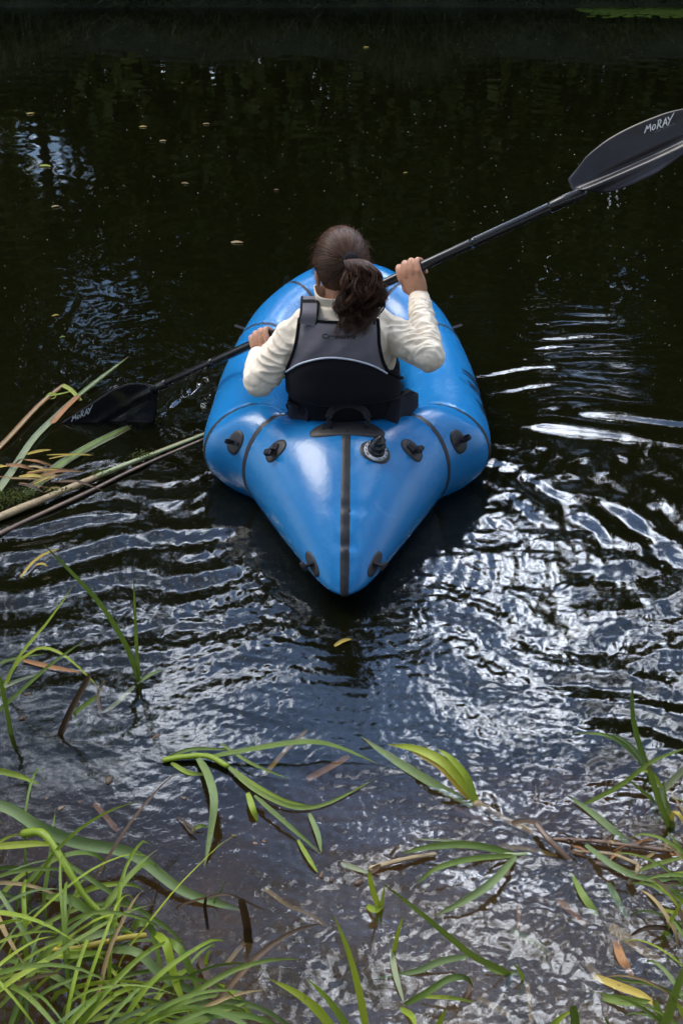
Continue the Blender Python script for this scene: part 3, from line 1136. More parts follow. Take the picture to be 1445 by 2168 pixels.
def webbing(name, pts, width, thick, side_v, parent, mat=None, n=26):
    """flat strap along a path"""
    pts = spline(pts, n)
    t_ = np.gradient(pts, axis=0)
    t_ /= np.linalg.norm(t_, axis=1)[:, None]
    sv = np.broadcast_to(np.asarray(side_v, float), pts.shape)
    s_ = sv - t_ * (sv * t_).sum(1)[:, None]
    s_ /= np.linalg.norm(s_, axis=1)[:, None]
    nn = np.cross(s_, t_)
    v = np.stack([pts - s_ * width / 2 - nn * thick / 2, pts + s_ * width / 2 - nn * thick / 2, pts + s_ * width / 2 + nn * thick / 2, pts - s_ * width / 2 + nn * thick / 2], 1)
    f_ = [tuple(q) for q in grid_faces(n, 4, close_c=True)] + [(0, 3, 2, 1), ((n - 1) * 4, (n - 1) * 4 + 1, (n - 1) * 4 + 2, (n - 1) * 4 + 3)]
    return link(name, mesh_np(name, v.reshape(-1, 3), f_, mat or M['webbing'], smooth=False), parent)


def hit(px, py):
    h, n_ = cast_px(tube_bvh, px, py)
    if h is None:
        h, n_, i, d = tube_bvh.find_nearest(Vector(P(px, py, 0.2)))
    if n_.dot(Vector(ray(px, py))) > 0:
        n_ = -n_
    return np.array(h), np.array(n_)


def lash_point(px, py, axis_px, ra, rb, loop_px, lw=0.020):
    """oval patch with a stitched webbing tab and its standing loop"""
    c, nr0 = hit(px, py)
    a = Q(px + axis_px[0], py + axis_px[1], c[1]) - c
    pt = patch_on('lash_patch', c, nr0, a, ra, rb, M['patch'])
    ax = a - nr0 * (a @ nr0)
    ax /= np.linalg.norm(ax)
    lp = np.array(P(px + loop_px[0], py + loop_px[1], c[2] + 0.02)) - c
    lp = lp - nr0 * (lp @ nr0)
    ln = np.linalg.norm(lp)
    d_ = lp / ln
    sd = np.cross(nr0, d_)
    k0 = [conform(c - d_ * 0.020, nr0, 0.006)[0], conform(c, nr0, 0.007)[0], conform(c + d_ * 0.012, nr0, 0.007)[0]]
    webbing('tab', k0, lw, 0.003, sd, pt)
    p0 = c + nr0 * 0.008
    webbing('loop', [p0, p0 + d_ * 0.3 * ln + nr0 * 0.022, p0 + d_ * 0.85 * ln + nr0 * 0.026, p0 + d_ * 1.0 * ln + nr0 * 0.016, p0 + d_ * 0.8 * ln + nr0 * 0.006, p0 + d_ * 0.2 * ln + nr0 * 0.002], lw, 0.002, sd, pt)


lash_point(498, 937, (14, -30), 0.042, 0.029, (-30, -4), 0.013)
lash_point(583, 954, (16, -30), 0.042, 0.029, (-30, 2), 0.020)
lash_point(872, 953, (-14, -30), 0.042, 0.029, (30, -4), 0.020)
lash_point(970, 935, (-14, -30), 0.042, 0.029, (24, -12), 0.013)
# grab handle at the back of the cockpit
hc, hn = hit(735, 906)
hp = patch_on('handle_patch', hc, hn, (1, 0, 0), 0.112, 0.037, M['patch'], bend=-1.0)
hl, hr = hit(690, 909)[0], hit(783, 909)[0]
webbing('handle', [hl + [-0.012, 0, 0.006], hl + [0.010, 0.002, 0.006], hl + [0.006, 0.012, 0.030], hl + [0.022, 0.03, 0.052], (hl + hr) / 2 + [0, 0.035, 0.066], hr + [-0.022, 0.03, 0.052], hr + [-0.006, 0.012, 0.030], hr + [-0.010, 0.002, 0.006], hr + [0.012, 0, 0.006]], 0.021, 0.003, (0, 0.62, 0.78), hp, n=50)
# inflation valve
vc, vn = hit(794, 957)
vp = patch_on('valve_patch', vc, vn, (1, 0, -0.5), 0.046, 0.038, M['patch'])


def lathe_at(name, c, nrm, prof, mat, parent, n=28):
    c, nrm = np.array(c), np.array(nrm)
    a = np.cross(nrm, (0.3, 1, 0.2)); a /= np.linalg.norm(a)
    b_ = np.cross(nrm, a)
    an = np.arange(n) * 2 * math.pi / n
    v = [c + nrm * h + (a * math.cos(x_) + b_ * math.sin(x_)) * r for r, h in prof for x_ in an]
    f_ = [tuple(q) for q in grid_faces(len(prof), n, close_c=True)]
    f_.append(tuple(range(n))[::-1])
    f_.append(tuple((len(prof) - 1) * n + i for i in range(n)))
    return link(name, mesh_np(name, v, f_, mat), parent)


lathe_at('valve_ring', vc, vn, [(0.036, 0.002), (0.036, 0.007), (0.029, 0.009), (0.026, 0.009), (0.024, 0.006)], M['valve_ring'], vp)
# dark moulded characters round the ring (too small to read)
for i in range(14):
    a = i * 2 * math.pi / 14
    if i in (3, 4, 10):
        continue
    ax = np.cross(vn, (0.3, 1, 0.2)); ax /= np.linalg.norm(ax)
    ay = np.cross(vn, ax)
    d_ = ax * math.cos(a) + ay * math.sin(a)
    e_ = np.cross(vn, d_)
    q = vc + d_ * 0.0325 + vn * 0.0088
    webbing('ring_mark', [q - e_ * 0.0045, q, q + e_ * 0.0045], 0.0032, 0.0012, d_, vp, M['black_plastic'], n=3)
vn2 = vn + np.array([0, 0.02, 0.35]); vn2 /= np.linalg.norm(vn2)
lathe_at('valve_body', vc, vn2, [(0.025, 0.0), (0.027, 0.012), (0.026, 0.016), (0.022, 0.018), (0.0225, 0.026), (0.024, 0.028), (0.0235, 0.034), (0.019, 0.036), (0.019, 0.040)], M['black_plastic'], vp)
lathe_at('valve_cap', vc + vn2 * 0.040, vn2, [(0.017, 0.0), (0.0185, 0.003), (0.018, 0.012), (0.013, 0.014), (0.012, 0.020), (0.006, 0.022), (0.005, 0.027)], M['black_plastic'], vp)
# tow tabs at the pointed stern, just above the water
for px, sg in ((661, -1), (793, 1)):
    c, nr0 = hit(px, 1194)
    pt = patch_on('tow_patch', c, nr0, (sg * -0.30, -0.75, -0.35), 0.042, 0.017, M['patch'])
    o_ = np.array([sg * 0.9, -0.35, -0.25])
    webbing('tab', [c + nr0 * 0.004 - o_ * 0.005, c + nr0 * 0.010 + o_ * 0.008, c + nr0 * 0.010 + o_ * 0.014], 0.022, 0.006, (0.2 * sg, -0.7, 0.7), pt, n=8)
    d_ = np.array([sg * 0.55, 0.45, 0.65])
    pe = c + nr0 * 0.012 + o_ * 0.016
    link('toggle', mesh_np('toggle', *loft([pe - d_ * 0.013, pe, pe + d_ * 0.013], 0.0070, n=12), M['webbing']), pt)
# lash loops on the outer sides of the bow
for px, py, sg in ((515, 692, -1), (966, 688, 1)):
    c, nr0 = hit(px, py)
    pt = patch_on('lash_patch', c, nr0, (sg * 0.3, -0.4, 0.2), 0.034, 0.016, M['patch'])
    out_ = np.array([sg, 0.1, 0.05])
    webbing('loop', [c + nr0 * 0.003, c + nr0 * 0.02 + out_ * 0.02, c + out_ * 0.046 + np.array([0, 0, 0.006]), c + out_ * 0.02 + nr0 * 0.006], 0.016, 0.002, (0, 1, 0.2), pt)
# floor
fx = np.linspace(-1, 1, 15)
fy = np.linspace(2.78, 3.86, 25)
V_ = []
for y in fy:
    hw = 0.30 * min(1, math.sqrt(max(0.02, (y - 2.70) / 0.3)), math.sqrt(max(0.02, (3.95 - y) / 0.45)))
    V_ += [(RX + a * hw, y, 0.032 + 0.012 * a * a + 0.1 * max(0, y - 3.6) ** 1) for a in fx]
link('floor', mesh_np('floor', V_, grid_faces(25, 15), M['floor']), raft)

# brush-style lettering, as strokes in a unit-height box
MORAY = [
    [(0.00, 0.00), (0.16, 0.45), (0.26, 0.95)], [(0.24, 0.9), (0.36, 0.55), (0.46, 0.42)], [(0.46, 0.42), (0.62, 0.75), (0.74, 1.0)], [(0.72, 0.95), (0.78, 0.5), (0.88, -0.05)],
    [(1.32, 0.72), (1.14, 0.62), (1.04, 0.32), (1.16, 0.04), (1.36, 0.10), (1.48, 0.38), (1.42, 0.64), (1.28, 0.72)],
    [(1.74, -0.05), (1.82, 0.5), (1.90, 1.05)], [(1.72, 0.98), (2.05, 1.08), (2.22, 0.85), (2.10, 0.58), (1.88, 0.48)], [(1.92, 0.50), (2.12, 0.25), (2.36, -0.08)],
    [(2.48, -0.08), (2.66, 0.5), (2.84, 1.12)], [(2.82, 1.08), (2.98, 0.5), (3.16, -0.06)], [(2.58, 0.34), (2.84, 0.38), (3.10, 0.36)],
    [(3.12, 1.1), (3.28, 0.82), (3.44, 0.58)], [(3.98, 1.36), (3.66, 0.82), (3.42, 0.42), (3.30, -0.1)],
]


def brush(name, mapf, width, mat, parent, strokes=MORAY):
    """flat printed strokes; mapf turns box coordinates into a point on the surface"""
    s = Soup()
    for st in strokes:
        p = spline(np.array(st), 9) if len(st) > 2 else np.array(st)
        t_ = np.gradient(p, axis=0)
        t_ /= np.linalg.norm(t_, axis=1)[:, None] + 1e-9
        nn = np.stack([-t_[:, 1], t_[:, 0]], -1)
        w_ = width * np.interp(np.linspace(0, 1, len(p)), [0, 0.2, 0.75, 1], [0.7, 1.15, 1.0, 0.45])[:, None]
        a, b_ = p - nn * w_ / 2, p + nn * w_ / 2
        v = [mapf(*q) for i in range(len(p)) for q in (a[i], b_[i])]
        if any(q is None for q in v):
            continue
        s.add(v, [(2 * i, 2 * i + 1, 2 * i + 3, 2 * i + 2) for i in range(len(p) - 1)])
    return link(name, s.mesh(name, mat, smooth=False), parent)


def side_text(u_, v_):
    y = 2.965 + u_ / 4.0 * 0.315
    z = 0.060 + v_ * 0.165
    h, n_, i, d = tube_bvh.ray_cast(Vector((0.8, y, z)), Vector((-1, 0, 0)))
    return None if h is None else np.array(h + n_ * 0.0016 * (1 if n_.x > 0 else -1))


brush('lettering', side_text, 0.17, M['lettering'], raft)

# backrest: soft black fabric slung behind the paddler's waist
def backrest():
    n_ = 60
    u_ = np.linspace(0, 1, n_)
    topx = np.interp(u_, np.linspace(0, 1, 14), [612, 606, 622, 642, 648, 668, 700, 735, 775, 812, 838, 852, 868, 882])
    topy = np.interp(u_, np.linspace(0, 1, 14), [872, 858, 851, 853, 868, 871, 864, 852, 847, 849, 846, 838, 829, 836])
    Yc = 2.700 + 0.17 * (2 * u_ - 1) ** 4 - 0.02
    rows = []
    tops = np.array([Q(a, b_, y) for a, b_, y in zip(topx, topy, Yc)])
    for j, w_ in enumerate(np.linspace(0, 1, 16)):
        p = tops.copy()
        p[:, 2] = tops[:, 2] * (1 - w_) + 0.06 * w_
        p[:, 1] += 0.022 * np.sin(w_ * 3.1) * (0.5 + 0.5 * np.sin(u_ * 21 + 1)) + 0.012 * np.sin(u_ * 37 + 5 * w_) * (1 - w_) - 0.012 * np.sin(w_ * 3.1)
        p[:, 0] += 0.006 * np.sin(u_ * 26 + 4 * w_)
        rows.append(p)
    v1 = np.array(rows)
    v2 = v1.copy()
    v2[..., 1] += 0.014
    s = Soup()
    s.add(v1.reshape(-1, 3), grid_faces(16, n_))
    s.add(v2.reshape(-1, 3), grid_faces(16, n_)[:, ::-1])
    # close the rim
    rim1, rim2 = v1[0], v2[0]
    s.add(np.vstack([rim1, (rim1 + rim2) / 2 + [0, 0, 0.006], rim2]), grid_faces(3, n_)[:, ::-1])
    o = link('backrest', s.mesh('backrest', M['seat_fabric']), raft)
    link('backrest_hem', mesh_np('backrest_hem', *loft(spline(tops + [0, -0.002, 0.004], 90), 0.0035, n=6), M['webbing']), o)
    # second, inner flap
    q = tops[6:52].copy()
    q[:, 1] += 0.035
    q[:, 2] += 0.012 * np.sin(np.linspace(0, 3.1, len(q))) - 0.004
    lowq = q.copy(); lowq[:, 2] = 0.1
    link('backrest_flap', mesh_np('backrest_flap', np.vstack([q, (q + lowq) / 2 + [0, -0.01, 0], lowq]), grid_faces(3, len(q)), M['seat_fabric']), o)


backrest()

# ------------------------------------------------------------------ double-bladed paddle
GR = Q(872, 573, 2.96)                       # right grip on the shaft axis
PA = Q(328, 823, 3.27)                       # throat of the blade in the water
pd = (GR - PA) / np.linalg.norm(GR - PA)


def on_axis_at_px(px):
    a, b_ = 0.0, 4.0
    for _ in range(50):
        c = (a + b_) / 2
        if proj(PA + pd * c)[0] < px:
            a = c
        else:
            b_ = c
    return PA + pd * (a + b_) / 2


GL = on_axis_at_px(556)
PB = on_axis_at_px(1222)
paddle = thing('kayak_paddle', tuple(PA), 'black double-bladed paddle held across the raft, one blade raised, one dipped', 'paddle')
s = Soup()
s.add(*loft([PA - pd * 0.02, (PA + PB) / 2, PB + pd * 0.02], 0.0150, n=20))
link('shaft', s.mesh('shaft', M['paddle_shaft']), paddle)
for c, d_, ln in ((PA, pd, 0.06), (PB, -pd, 0.085)):
    link('collar', mesh_np('collar', *loft([c - d_ * 0.01, c + d_ * ln * 0.9, c + d_ * ln], [0.0172, 0.0172, 0.0162], n=20), M['paddle_shaft']), paddle)
for px in (447, 1003):
    c = on_axis_at_px(px)
    link('joint_ring', mesh_np('joint_ring', *loft([c - pd * 0.010, c + pd * 0.010], 0.0158, n=20), M['black_plastic']), paddle)


def blade(root, axis, outline, nrm, mat, parent, rib=1.0):
    """spoon-shaped blade: outline given as (along, up, down) rows in metres on the blade's own plane"""
    axis = np.array(axis) / np.linalg.norm(axis)
    nrm = np.array(nrm) - axis * (np.array(nrm) @ axis)
    nrm /= np.linalg.norm(nrm)
    w_ = np.cross(nrm, axis)
    o_ = np.array(outline)
    n_ = 44
    al = np.linspace(0, len(o_) - 1, n_)
    oo = catmull(o_, al)
    m_ = 21
    front, back = [], []
    L = o_[-1, 0]
    for a, up_, dn in oo:
        for j in range(m_):
            q = j / (m_ - 1)
            x_ = dn + (up_ - dn) * q
            e = (q - 0.5) * 2
            f_ = a / L
            spine = math.exp(-(x_ / 0.012) ** 2) * 0.020 * max(0, 1 - f_ * 1.05) * rib
            groove = -math.exp(-((x_ - 0.018) / 0.010) ** 2) * 0.013 * math.sin(min(1, max(0, f_ * 1.2)) * math.pi) * rib
            z_ = -0.016 * (1 - e * e) * math.sin(min(1, f_) * math.pi) + spine + groove
            p = root + axis * a + w_ * x_
            th_ = 0.0032 * (1 - abs(e) ** 6) + 0.0006
            front.append(p + nrm * (z_ + th_))
            back.append(p + nrm * (z_ - th_))
    s = Soup()
    gf = grid_faces(n_, m_)
    s.add(front, gf)
    s.add(back, gf[:, ::-1])
    # rim
    idx = [*range(m_), *[i * m_ + m_ - 1 for i in range(1, n_)], *[(n_ - 1) * m_ + j for j in range(m_ - 2, -1, -1)], *[i * m_ for i in range(n_ - 2, 0, -1)]]
    k = len(idx)
    N = n_ * m_
    for i in range(k):
        a, b_ = idx[i], idx[(i + 1) % k]
        s.f.append((a, a + N, b_ + N, b_))
    me = s.mesh('blade', mat)
    o = link('blade', me, parent)
    return o, bvh_of(me)


def plane_px(px, py, o_, nrm):
    d = ray(px, py)
    return C0 + d * (((o_ - C0) @ nrm) / (d @ nrm))


def outline_px(root, axis, nrm, up_px, dn_px, stations):
    nrm = nrm - axis * (nrm @ axis)
    nrm /= np.linalg.norm(nrm)
    w_ = np.cross(nrm, axis)
    def al(pts):
        q = np.array([plane_px(a, b_, root, nrm) - root for a, b_ in pts])
        return q @ axis, q @ w_
    ua, uw = al(up_px)
    da, dw = al(dn_px)
    return [(a, float(np.interp(a, ua, uw)), float(np.interp(a, da, dw))) for a in stations]


toc = (C0 - PB) / np.linalg.norm(C0 - PB)
nb_ = toc + np.array([0.05, 0.0, 0.25])
up_px = [(1213, 373), (1222, 352), (1245, 325), (1290, 291), (1340, 265), (1400, 241), (1445, 229), (1490, 224), (1530, 228), (1558, 240)]
dn_px = [(1220, 396), (1235, 404), (1262, 408), (1290, 407), (1330, 395), (1390, 367), (1445, 328), (1490, 295), (1530, 266), (1560, 243)]
nb2 = nb_ - pd * (nb_ @ pd)
nb2 /= np.linalg.norm(nb2)
Lb = float((plane_px(1556, 240, PB, nb2) - PB) @ pd)
ol_ = outline_px(PB, pd, nb_, up_px, dn_px, np.linspace(-0.012, Lb, 15))
if np.mean([r_[1] for r_ in ol_]) < np.mean([r_[2] for r_ in ol_]):
    ol_ = [(a, c, b_) for a, b_, c in ol_]
bladeR, bvhR = blade(PB, pd, ol_, nb_, M['paddle_blade'], paddle)
bladeR['label'] = 'raised dripping blade with white brush lettering'
# dipped blade: its plane leans so that the lower edge is under water
X1, X2 = P(132, 896, 0.0), P(328, 894, 0.0)
nl = np.cross(X2 - X1, PA - X1)
nl /= np.linalg.norm(nl)
if nl @ (C0 - PA) < 0:
    nl = -nl
dl = -pd - nl * (-pd @ nl)
dl /= np.linalg.norm(dl)
up2 = [(333, 817), (318, 815), (300, 811), (272, 811), (236, 825), (190, 856), (152, 881), (133, 893)]
ol2 = outline_px(PA, dl, nl, up2, up2, np.linspace(-0.01, float((P(132, 896, 0.0) - PA) @ dl), 14))
wid = [0.020, 0.075, 0.135, 0.175, 0.19, 0.195, 0.195, 0.19, 0.18, 0.165, 0.14, 0.105, 0.06, 0.012]
sgn = 1 if ol2[4][1] > 0 else -1
rows = []
for (a, u1, _), w_ in zip(ol2, wid):
    rows.append((a, u1, u1 - sgn * w_))
if sgn < 0:
    rows = [(a, c, b_) for a, b_, c in rows]
bladeL, bvhL = blade(PA, dl, rows, nl, M['paddle_blade_wet'], paddle, 0.6)
bladeL['label'] = 'dipped blade half under water with white brush lettering'


def px_text(bvh, o_px, u_px, v_px, p0, nrm, lift=0.0012):
    def f(u_, v_):
        h, n_ = cast_px(bvh, o_px[0] + u_px[0] * u_ + v_px[0] * v_, o_px[1] + u_px[1] * u_ + v_px[1] * v_)
        if h is None:
            h = Vector(plane_px(o_px[0] + u_px[0] * u_ + v_px[0] * v_, o_px[1] + u_px[1] * u_ + v_px[1] * v_, p0, nrm))
            h, n_, i, d = bvh.find_nearest(h)
        if n_.dot(Vector(C0) - h) < 0:
            n_ = -n_
        return np.array(h + n_ * lift)
    return f


brush('lettering', px_text(bvhR, (1363, 282), (15.3, -5.4), (1.5, -16.5), PB, nb2), 0.15, M['white_print'], bladeR)
brush('lettering', px_text(bvhL, (152, 893), (11.0, -5.4), (0.5, -11.5), PA, nl), 0.15, M['white_print'], bladeL)
# fine print under the word, too small to read
ticks = []
gk = random.Random(3)
for i in range(22):
    if i in (6, 7):
        continue
    x_ = i * 0.12
    for k in range(2):
        a = (x_ + gk.uniform(0, 0.05), gk.uniform(0, 0.3))
        ticks.append([a, (a[0] + gk.uniform(0.0, 0.06), a[1] + gk.uniform(0.4, 0.9))])
brush('fine_print', px_text(bvhR, (1386, 282), (16.0, -7.2), (1.5, -5.5), PB, nb2), 0.028, M['grey_print'], bladeR, ticks)
# drops falling from the raised blade
m, n, l, b = mat_new('water_drop')
b.inputs['Base Color'].default_value = (0.9, 0.93, 0.97, 1)
b.inputs['Roughness'].default_value = 0.05
b.inputs['Transmission Weight'].default_value = 0.6
M['drop'] = m
for i, (px, py, r_) in enumerate([(1290, 406, 2.6), (1291, 416, 2.0), (1287, 421, 2.2), (1290, 427, 2.6), (1290, 432, 2.4), (1286, 440, 1.8), (1305, 405, 2.0), (1304, 417, 2.3), (1306, 421, 1.7), (1306, 434, 1.7), (1321, 398, 2.0)]):
    c = Q(px, py, PB[1])
    rr_ = r_ / FPX * depth(c)
    link('water_drop', mesh_np('water_drop', *ellipsoid(c, (rr_, rr_, rr_ * 1.25), None, 10, 8), M['drop']), label='small bright water drop falling from the raised paddle blade', category='water drop', group='drops falling from the raised blade')

# ------------------------------------------------------------------ paddler
person = thing('person', (0.01, 2.80, 0.03), 'person seated in the raft, back turned, dark ponytail, cream top, grey and black vest', 'person')
SL, SR = Q(622, 712, 2.80), Q(826, 706, 2.81)
EL, ER = Q(548, 808, 2.74), Q(905, 754, 2.66)
TOWC = (C0 - GR) / np.linalg.norm(C0 - GR)


def hand_frame(grip):
    tc_ = (C0 - grip) / np.linalg.norm(C0 - grip)
    c_ = tc_ - pd * (tc_ @ pd)
    c_ /= np.linalg.norm(c_)
    v_ = np.cross(c_, pd)
    if v_ @ UP < 0:
        v_ = -v_
    return c_, v_


def build_hand(soup, grip, wrist, idx_sign, nails):
    """fist round the shaft, back of the hand towards the back of the paddler; idx_sign: where the index finger lies along the shaft"""
    c_, v_ = hand_frame(grip)

    def W(d, c, v):
        return grip + pd * d * idx_sign + c_ * c + v_ * v
    Rr = 0.0155 + 0.0085
    for k, (off, rad, tipang, lift) in enumerate(((0.034, 0.0090, 262, 0.001), (0.0115, 0.0094, 268, 0.004), (-0.0105, 0.0090, 262, 0.003), (-0.0315, 0.0078, 245, -0.002))):
        pts = [W(off * 0.85, 0.022, -0.034), W(off, Rr + 0.004, -0.010 + lift)]
        for a in (32, 68, 100, 140, 180, 220, tipang):
            ra = R(a)
            rr_ = Rr + (0.003 if a in (68,) else 0.0)
            pts.append(W(off - 0.002 * (a / 180), rr_ * math.cos(ra), rr_ * math.sin(ra) + (lift if a < 120 else 0)))
        rads = [rad * 1.05, rad * 1.05, rad * 1.08, rad * 1.1, rad, rad * 0.98, rad * 0.92, rad * 0.88, rad * 0.72]
        soup.add(*loft(pts, rads, n=12, smooth_pts=26))
        if nails is not None:
            ra = R(tipang - 18)
            nails.append((W(off - 0.002, (Rr + rad * 0.75) * math.cos(ra), (Rr + rad * 0.75) * math.sin(ra)), W(0, math.cos(ra), math.sin(ra)) - grip))
    # palm
    wd = wrist - grip
    pts = [wrist + (wrist - W(0, 0.02, -0.02)) * 0.35, wrist, W(0.001, 0.024, -0.052) * 0.6 + wrist * 0.4, W(0.001, 0.023, -0.040), W(0.001, 0.0235, -0.020), W(0.001, 0.022, -0.004)]
    ra = [0.027, 0.026, 0.033, 0.040, 0.041, 0.036]
    rb = [0.020, 0.019, 0.019, 0.017, 0.013, 0.009]
    pts_s = spline(pts, 16)
    k = np.linspace(0, 5, 16)
    ra_, rb_ = np.interp(k, range(6), ra), np.interp(k, range(6), rb)
    t_ = np.gradient(pts_s, axis=0)
    t_ /= np.linalg.norm(t_, axis=1)[:, None]
    S_ = pd - t_ * (t_ @ pd)[:, None]
    S_ /= np.linalg.norm(S_, axis=1)[:, None]
    N_ = np.cross(S_, t_)
    an = np.arange(16) * 2 * math.pi / 16
    v = (pts_s[:, None] + S_[:, None] * (ra_[:, None] * np.cos(an))[..., None] + N_[:, None] * (rb_[:, None] * np.sin(an))[..., None]).reshape(-1, 3)
    f_ = [tuple(q) for q in grid_faces(16, 16, close_c=True)] + [tuple(range(16)), tuple(15 * 16 + i for i in range(16))[::-1]]
    soup.add(v, f_)
    # knuckle bumps
    for off in (0.033, 0.011, -0.011, -0.031):
        soup.add(*ellipsoid(W(off, 0.0285, -0.008), (0.0085, 0.0085, 0.0085), None, 10, 8))
    # thumb: leaves the index side near the wrist and closes under the shaft
    b0 = wrist * 0.55 + W(0.024, 0.012, -0.05) * 0.45
    soup.add(*loft([b0, W(0.034, 0.010, -0.046), W(0.042, -0.002, -0.034), W(0.040, -0.018, -0.026), W(0.028, -0.030, -0.016), W(0.018, -0.033, -0.004)], [0.014, 0.015, 0.0125, 0.0108, 0.0102, 0.0075], n=12, smooth_pts=20))


cR, vR = hand_frame(GR)
cL, vL = hand_frame(GL)
WR = Q(886, 627, 2.925)
WL = Q(546, 752, GL[1] - 0.045)

# torso rows: z, centre x, centre y, half width, half depth
TOR = np.array([
    (0.045, 0.012, 2.800, 0.155, 0.115), (0.12, 0.012, 2.795, 0.162, 0.120), (0.22, 0.012, 2.790, 0.148, 0.108), (0.32, 0.011, 2.790, 0.136, 0.100),
    (0.42, 0.008, 2.790, 0.142, 0.104), (0.50, 0.003, 2.792, 0.150, 0.102), (0.56, -0.001, 2.797, 0.152, 0.094), (0.605, -0.004, 2.803, 0.138, 0.080),
    (0.635, -0.006, 2.808, 0.108, 0.066), (0.662, -0.007, 2.812, 0.070, 0.056)])


def torso(soup, grow, z0=0.0, z1=9.0, n=40):
    zs = np.linspace(max(z0, TOR[0, 0]), min(z1, TOR[-1, 0]), 26)
    rows = np.array([np.interp(zs, TOR[:, 0], TOR[:, k]) for k in range(1, 5)]).T
    an = np.arange(n) * 2 * math.pi / n
    v = []
    for z, (cx, cy, a, b_) in zip(zs, rows):
        for t_ in an:
            ca, sa = math.cos(t_), math.sin(t_)
            v.append((cx + (a + grow) * math.copysign(abs(ca) ** 0.85, ca), cy + (b_ + grow) * math.copysign(abs(sa) ** 0.85, sa), z))
    f_ = [tuple(q) for q in grid_faces(len(zs), n, close_c=True)]
    f_ += [tuple(range(n))[::-1], tuple((len(zs) - 1) * n + i for i in range(n))]
    soup.add(v, f_)


HC = Q(722, 566, 2.835)                     # head centre
YAW = R(9)                                   # looks a little to the left
HX = np.array([math.cos(YAW), math.sin(YAW), 0.0])
HY = np.array([-math.sin(YAW), math.cos(YAW), 0.0])
HZ = np.array([0, 0.10, 1.0]); HZ /= np.linalg.norm(HZ)
HY = np.cross(HZ, HX)
HROT = np.stack([HX, HY, HZ], 1)


def Hp(x, y, z):
    return HC + HX * x + HY * y + HZ * z


neck0 = np.array([-0.007, 2.815, 0.645])


def arm(soup, s_, e_, w_, r_s, r_e, r_w, n=18, sub=16):
    mid1 = (s_ + e_) / 2
    mid2 = (e_ + w_) / 2
    soup.add(*loft([s_, mid1, e_], [r_s, (r_s + r_e) / 2, r_e], n=n, smooth_pts=sub))
    soup.add(*ellipsoid(e_, (r_e * 1.02,) * 3, None, 16, 12))
    soup.add(*loft([e_, mid2 * 0.97 + e_ * 0.03, w_], [r_e, (r_e + r_w) / 2 * 1.08, r_w], n=n, smooth_pts=sub))


hips = [np.array([-0.075, 2.86, 0.13]), np.array([0.105, 2.86, 0.13])]
knees = [np.array([-0.095, 3.22, 0.235]), np.array([0.135, 3.22, 0.235])]
ankles = [np.array([-0.06, 3.53, 0.085]), np.array([0.11, 3.53, 0.085])]
bs = Soup()
torso(bs, -0.004)
for s_, e_, w_ in ((SL, EL, WL), (SR, ER, WR)):
    arm(bs, s_, e_, w_, 0.046, 0.038, 0.024)
for h_, k_, a_ in zip(hips, knees, ankles):
    bs.add(*loft([h_, (h_ + k_) / 2, k_], [0.078, 0.068, 0.052], n=16, smooth_pts=12))
    bs.add(*loft([k_, (k_ + a_) / 2 + np.array([0, -0.01, -0.008]), a_], [0.050, 0.046, 0.033], n=16, smooth_pts=12))
    bs.add(*loft([a_ + np.array([0, 0.0, -0.01]), a_ + np.array([0, 0.06, 0.03]), a_ + np.array([0, 0.08, 0.10])], [0.034, 0.034, 0.028], n=12))
bs.add(*loft([neck0 - np.array([0, 0, 0.02]), (neck0 + Hp(0, -0.01, -0.08)) / 2, Hp(0, -0.008, -0.05)], [0.054, 0.047, 0.050], n=18, smooth_pts=10))
bs.add(*ellipsoid(Hp(0, -0.006, 0.022), (0.073, 0.090, 0.088), HROT, 28, 20))
bs.add(*ellipsoid(Hp(0, 0.030, -0.030), (0.060, 0.066, 0.078), HROT, 24, 18))
bs.add(*ellipsoid(Hp(0, 0.058, -0.085), (0.028, 0.026, 0.022), HROT, 14, 10))
bs.add(*loft([Hp(0, 0.092, 0.010), Hp(0, 0.106, -0.018), Hp(0, 0.110, -0.032)], [0.007, 0.010, 0.013], n=12))
bs.add(*ellipsoid(Hp(0, 0.090, 0.022), (0.044, 0.012, 0.010), HROT, 14, 8))
bs.add(*ellipsoid(Hp(0, 0.092, -0.056), (0.023, 0.010, 0.0055), HROT, 14, 8))
bs.add(*ellipsoid(Hp(0, 0.090, -0.066), (0.019, 0.010, 0.0055), HROT, 14, 8))
for sg in (-1, 1):
    bs.add(*ellipsoid(Hp(sg * 0.040, 0.070, -0.030), (0.022, 0.022, 0.022), HROT, 12, 8))
    bs.add(*ellipsoid(Hp(sg * 0.071, 0.000, -0.020), (0.008, 0.017, 0.029), HROT, 14, 12))
    bs.add(*ellipsoid(Hp(sg * 0.068, 0.002, -0.044), (0.007, 0.009, 0.011), HROT, 10, 8))
nails = []
build_hand(bs, GR, WR, -1, nails)
build_hand(bs, GL, WL, 1, nails)
body_me = remeshed('body', bs, 0.0032, 3, M['skin'])
body = link('body', body_me, person)
for c, d_ in nails:
    d_ = d_ / np.linalg.norm(d_)
    link('fingernail', mesh_np('fingernail', *ellipsoid(c, (0.0045, 0.0045, 0.0045), None, 8, 6), M['nail']), body)
for sg in (-1, 1):
    e_ = link('eye', mesh_np('eye', *ellipsoid(Hp(sg * 0.031, 0.080, 0.002), (0.0125, 0.0125, 0.0115), HROT, 16, 12), M['eye_white']), body)
    link('iris', mesh_np('iris', *ellipsoid(Hp(sg * 0.032, 0.0895, 0.002), (0.0055, 0.0035, 0.0055), HROT, 12, 8), M['hair']), e_)
link('lips', mesh_np('lips', *ellipsoid(Hp(0, 0.0975, -0.061), (0.021, 0.0055, 0.0065), HROT, 14, 8), simple_mat('lips', (0.36, 0.13, 0.11), (0.42, 0.16, 0.13), 40, 0.4)), body)

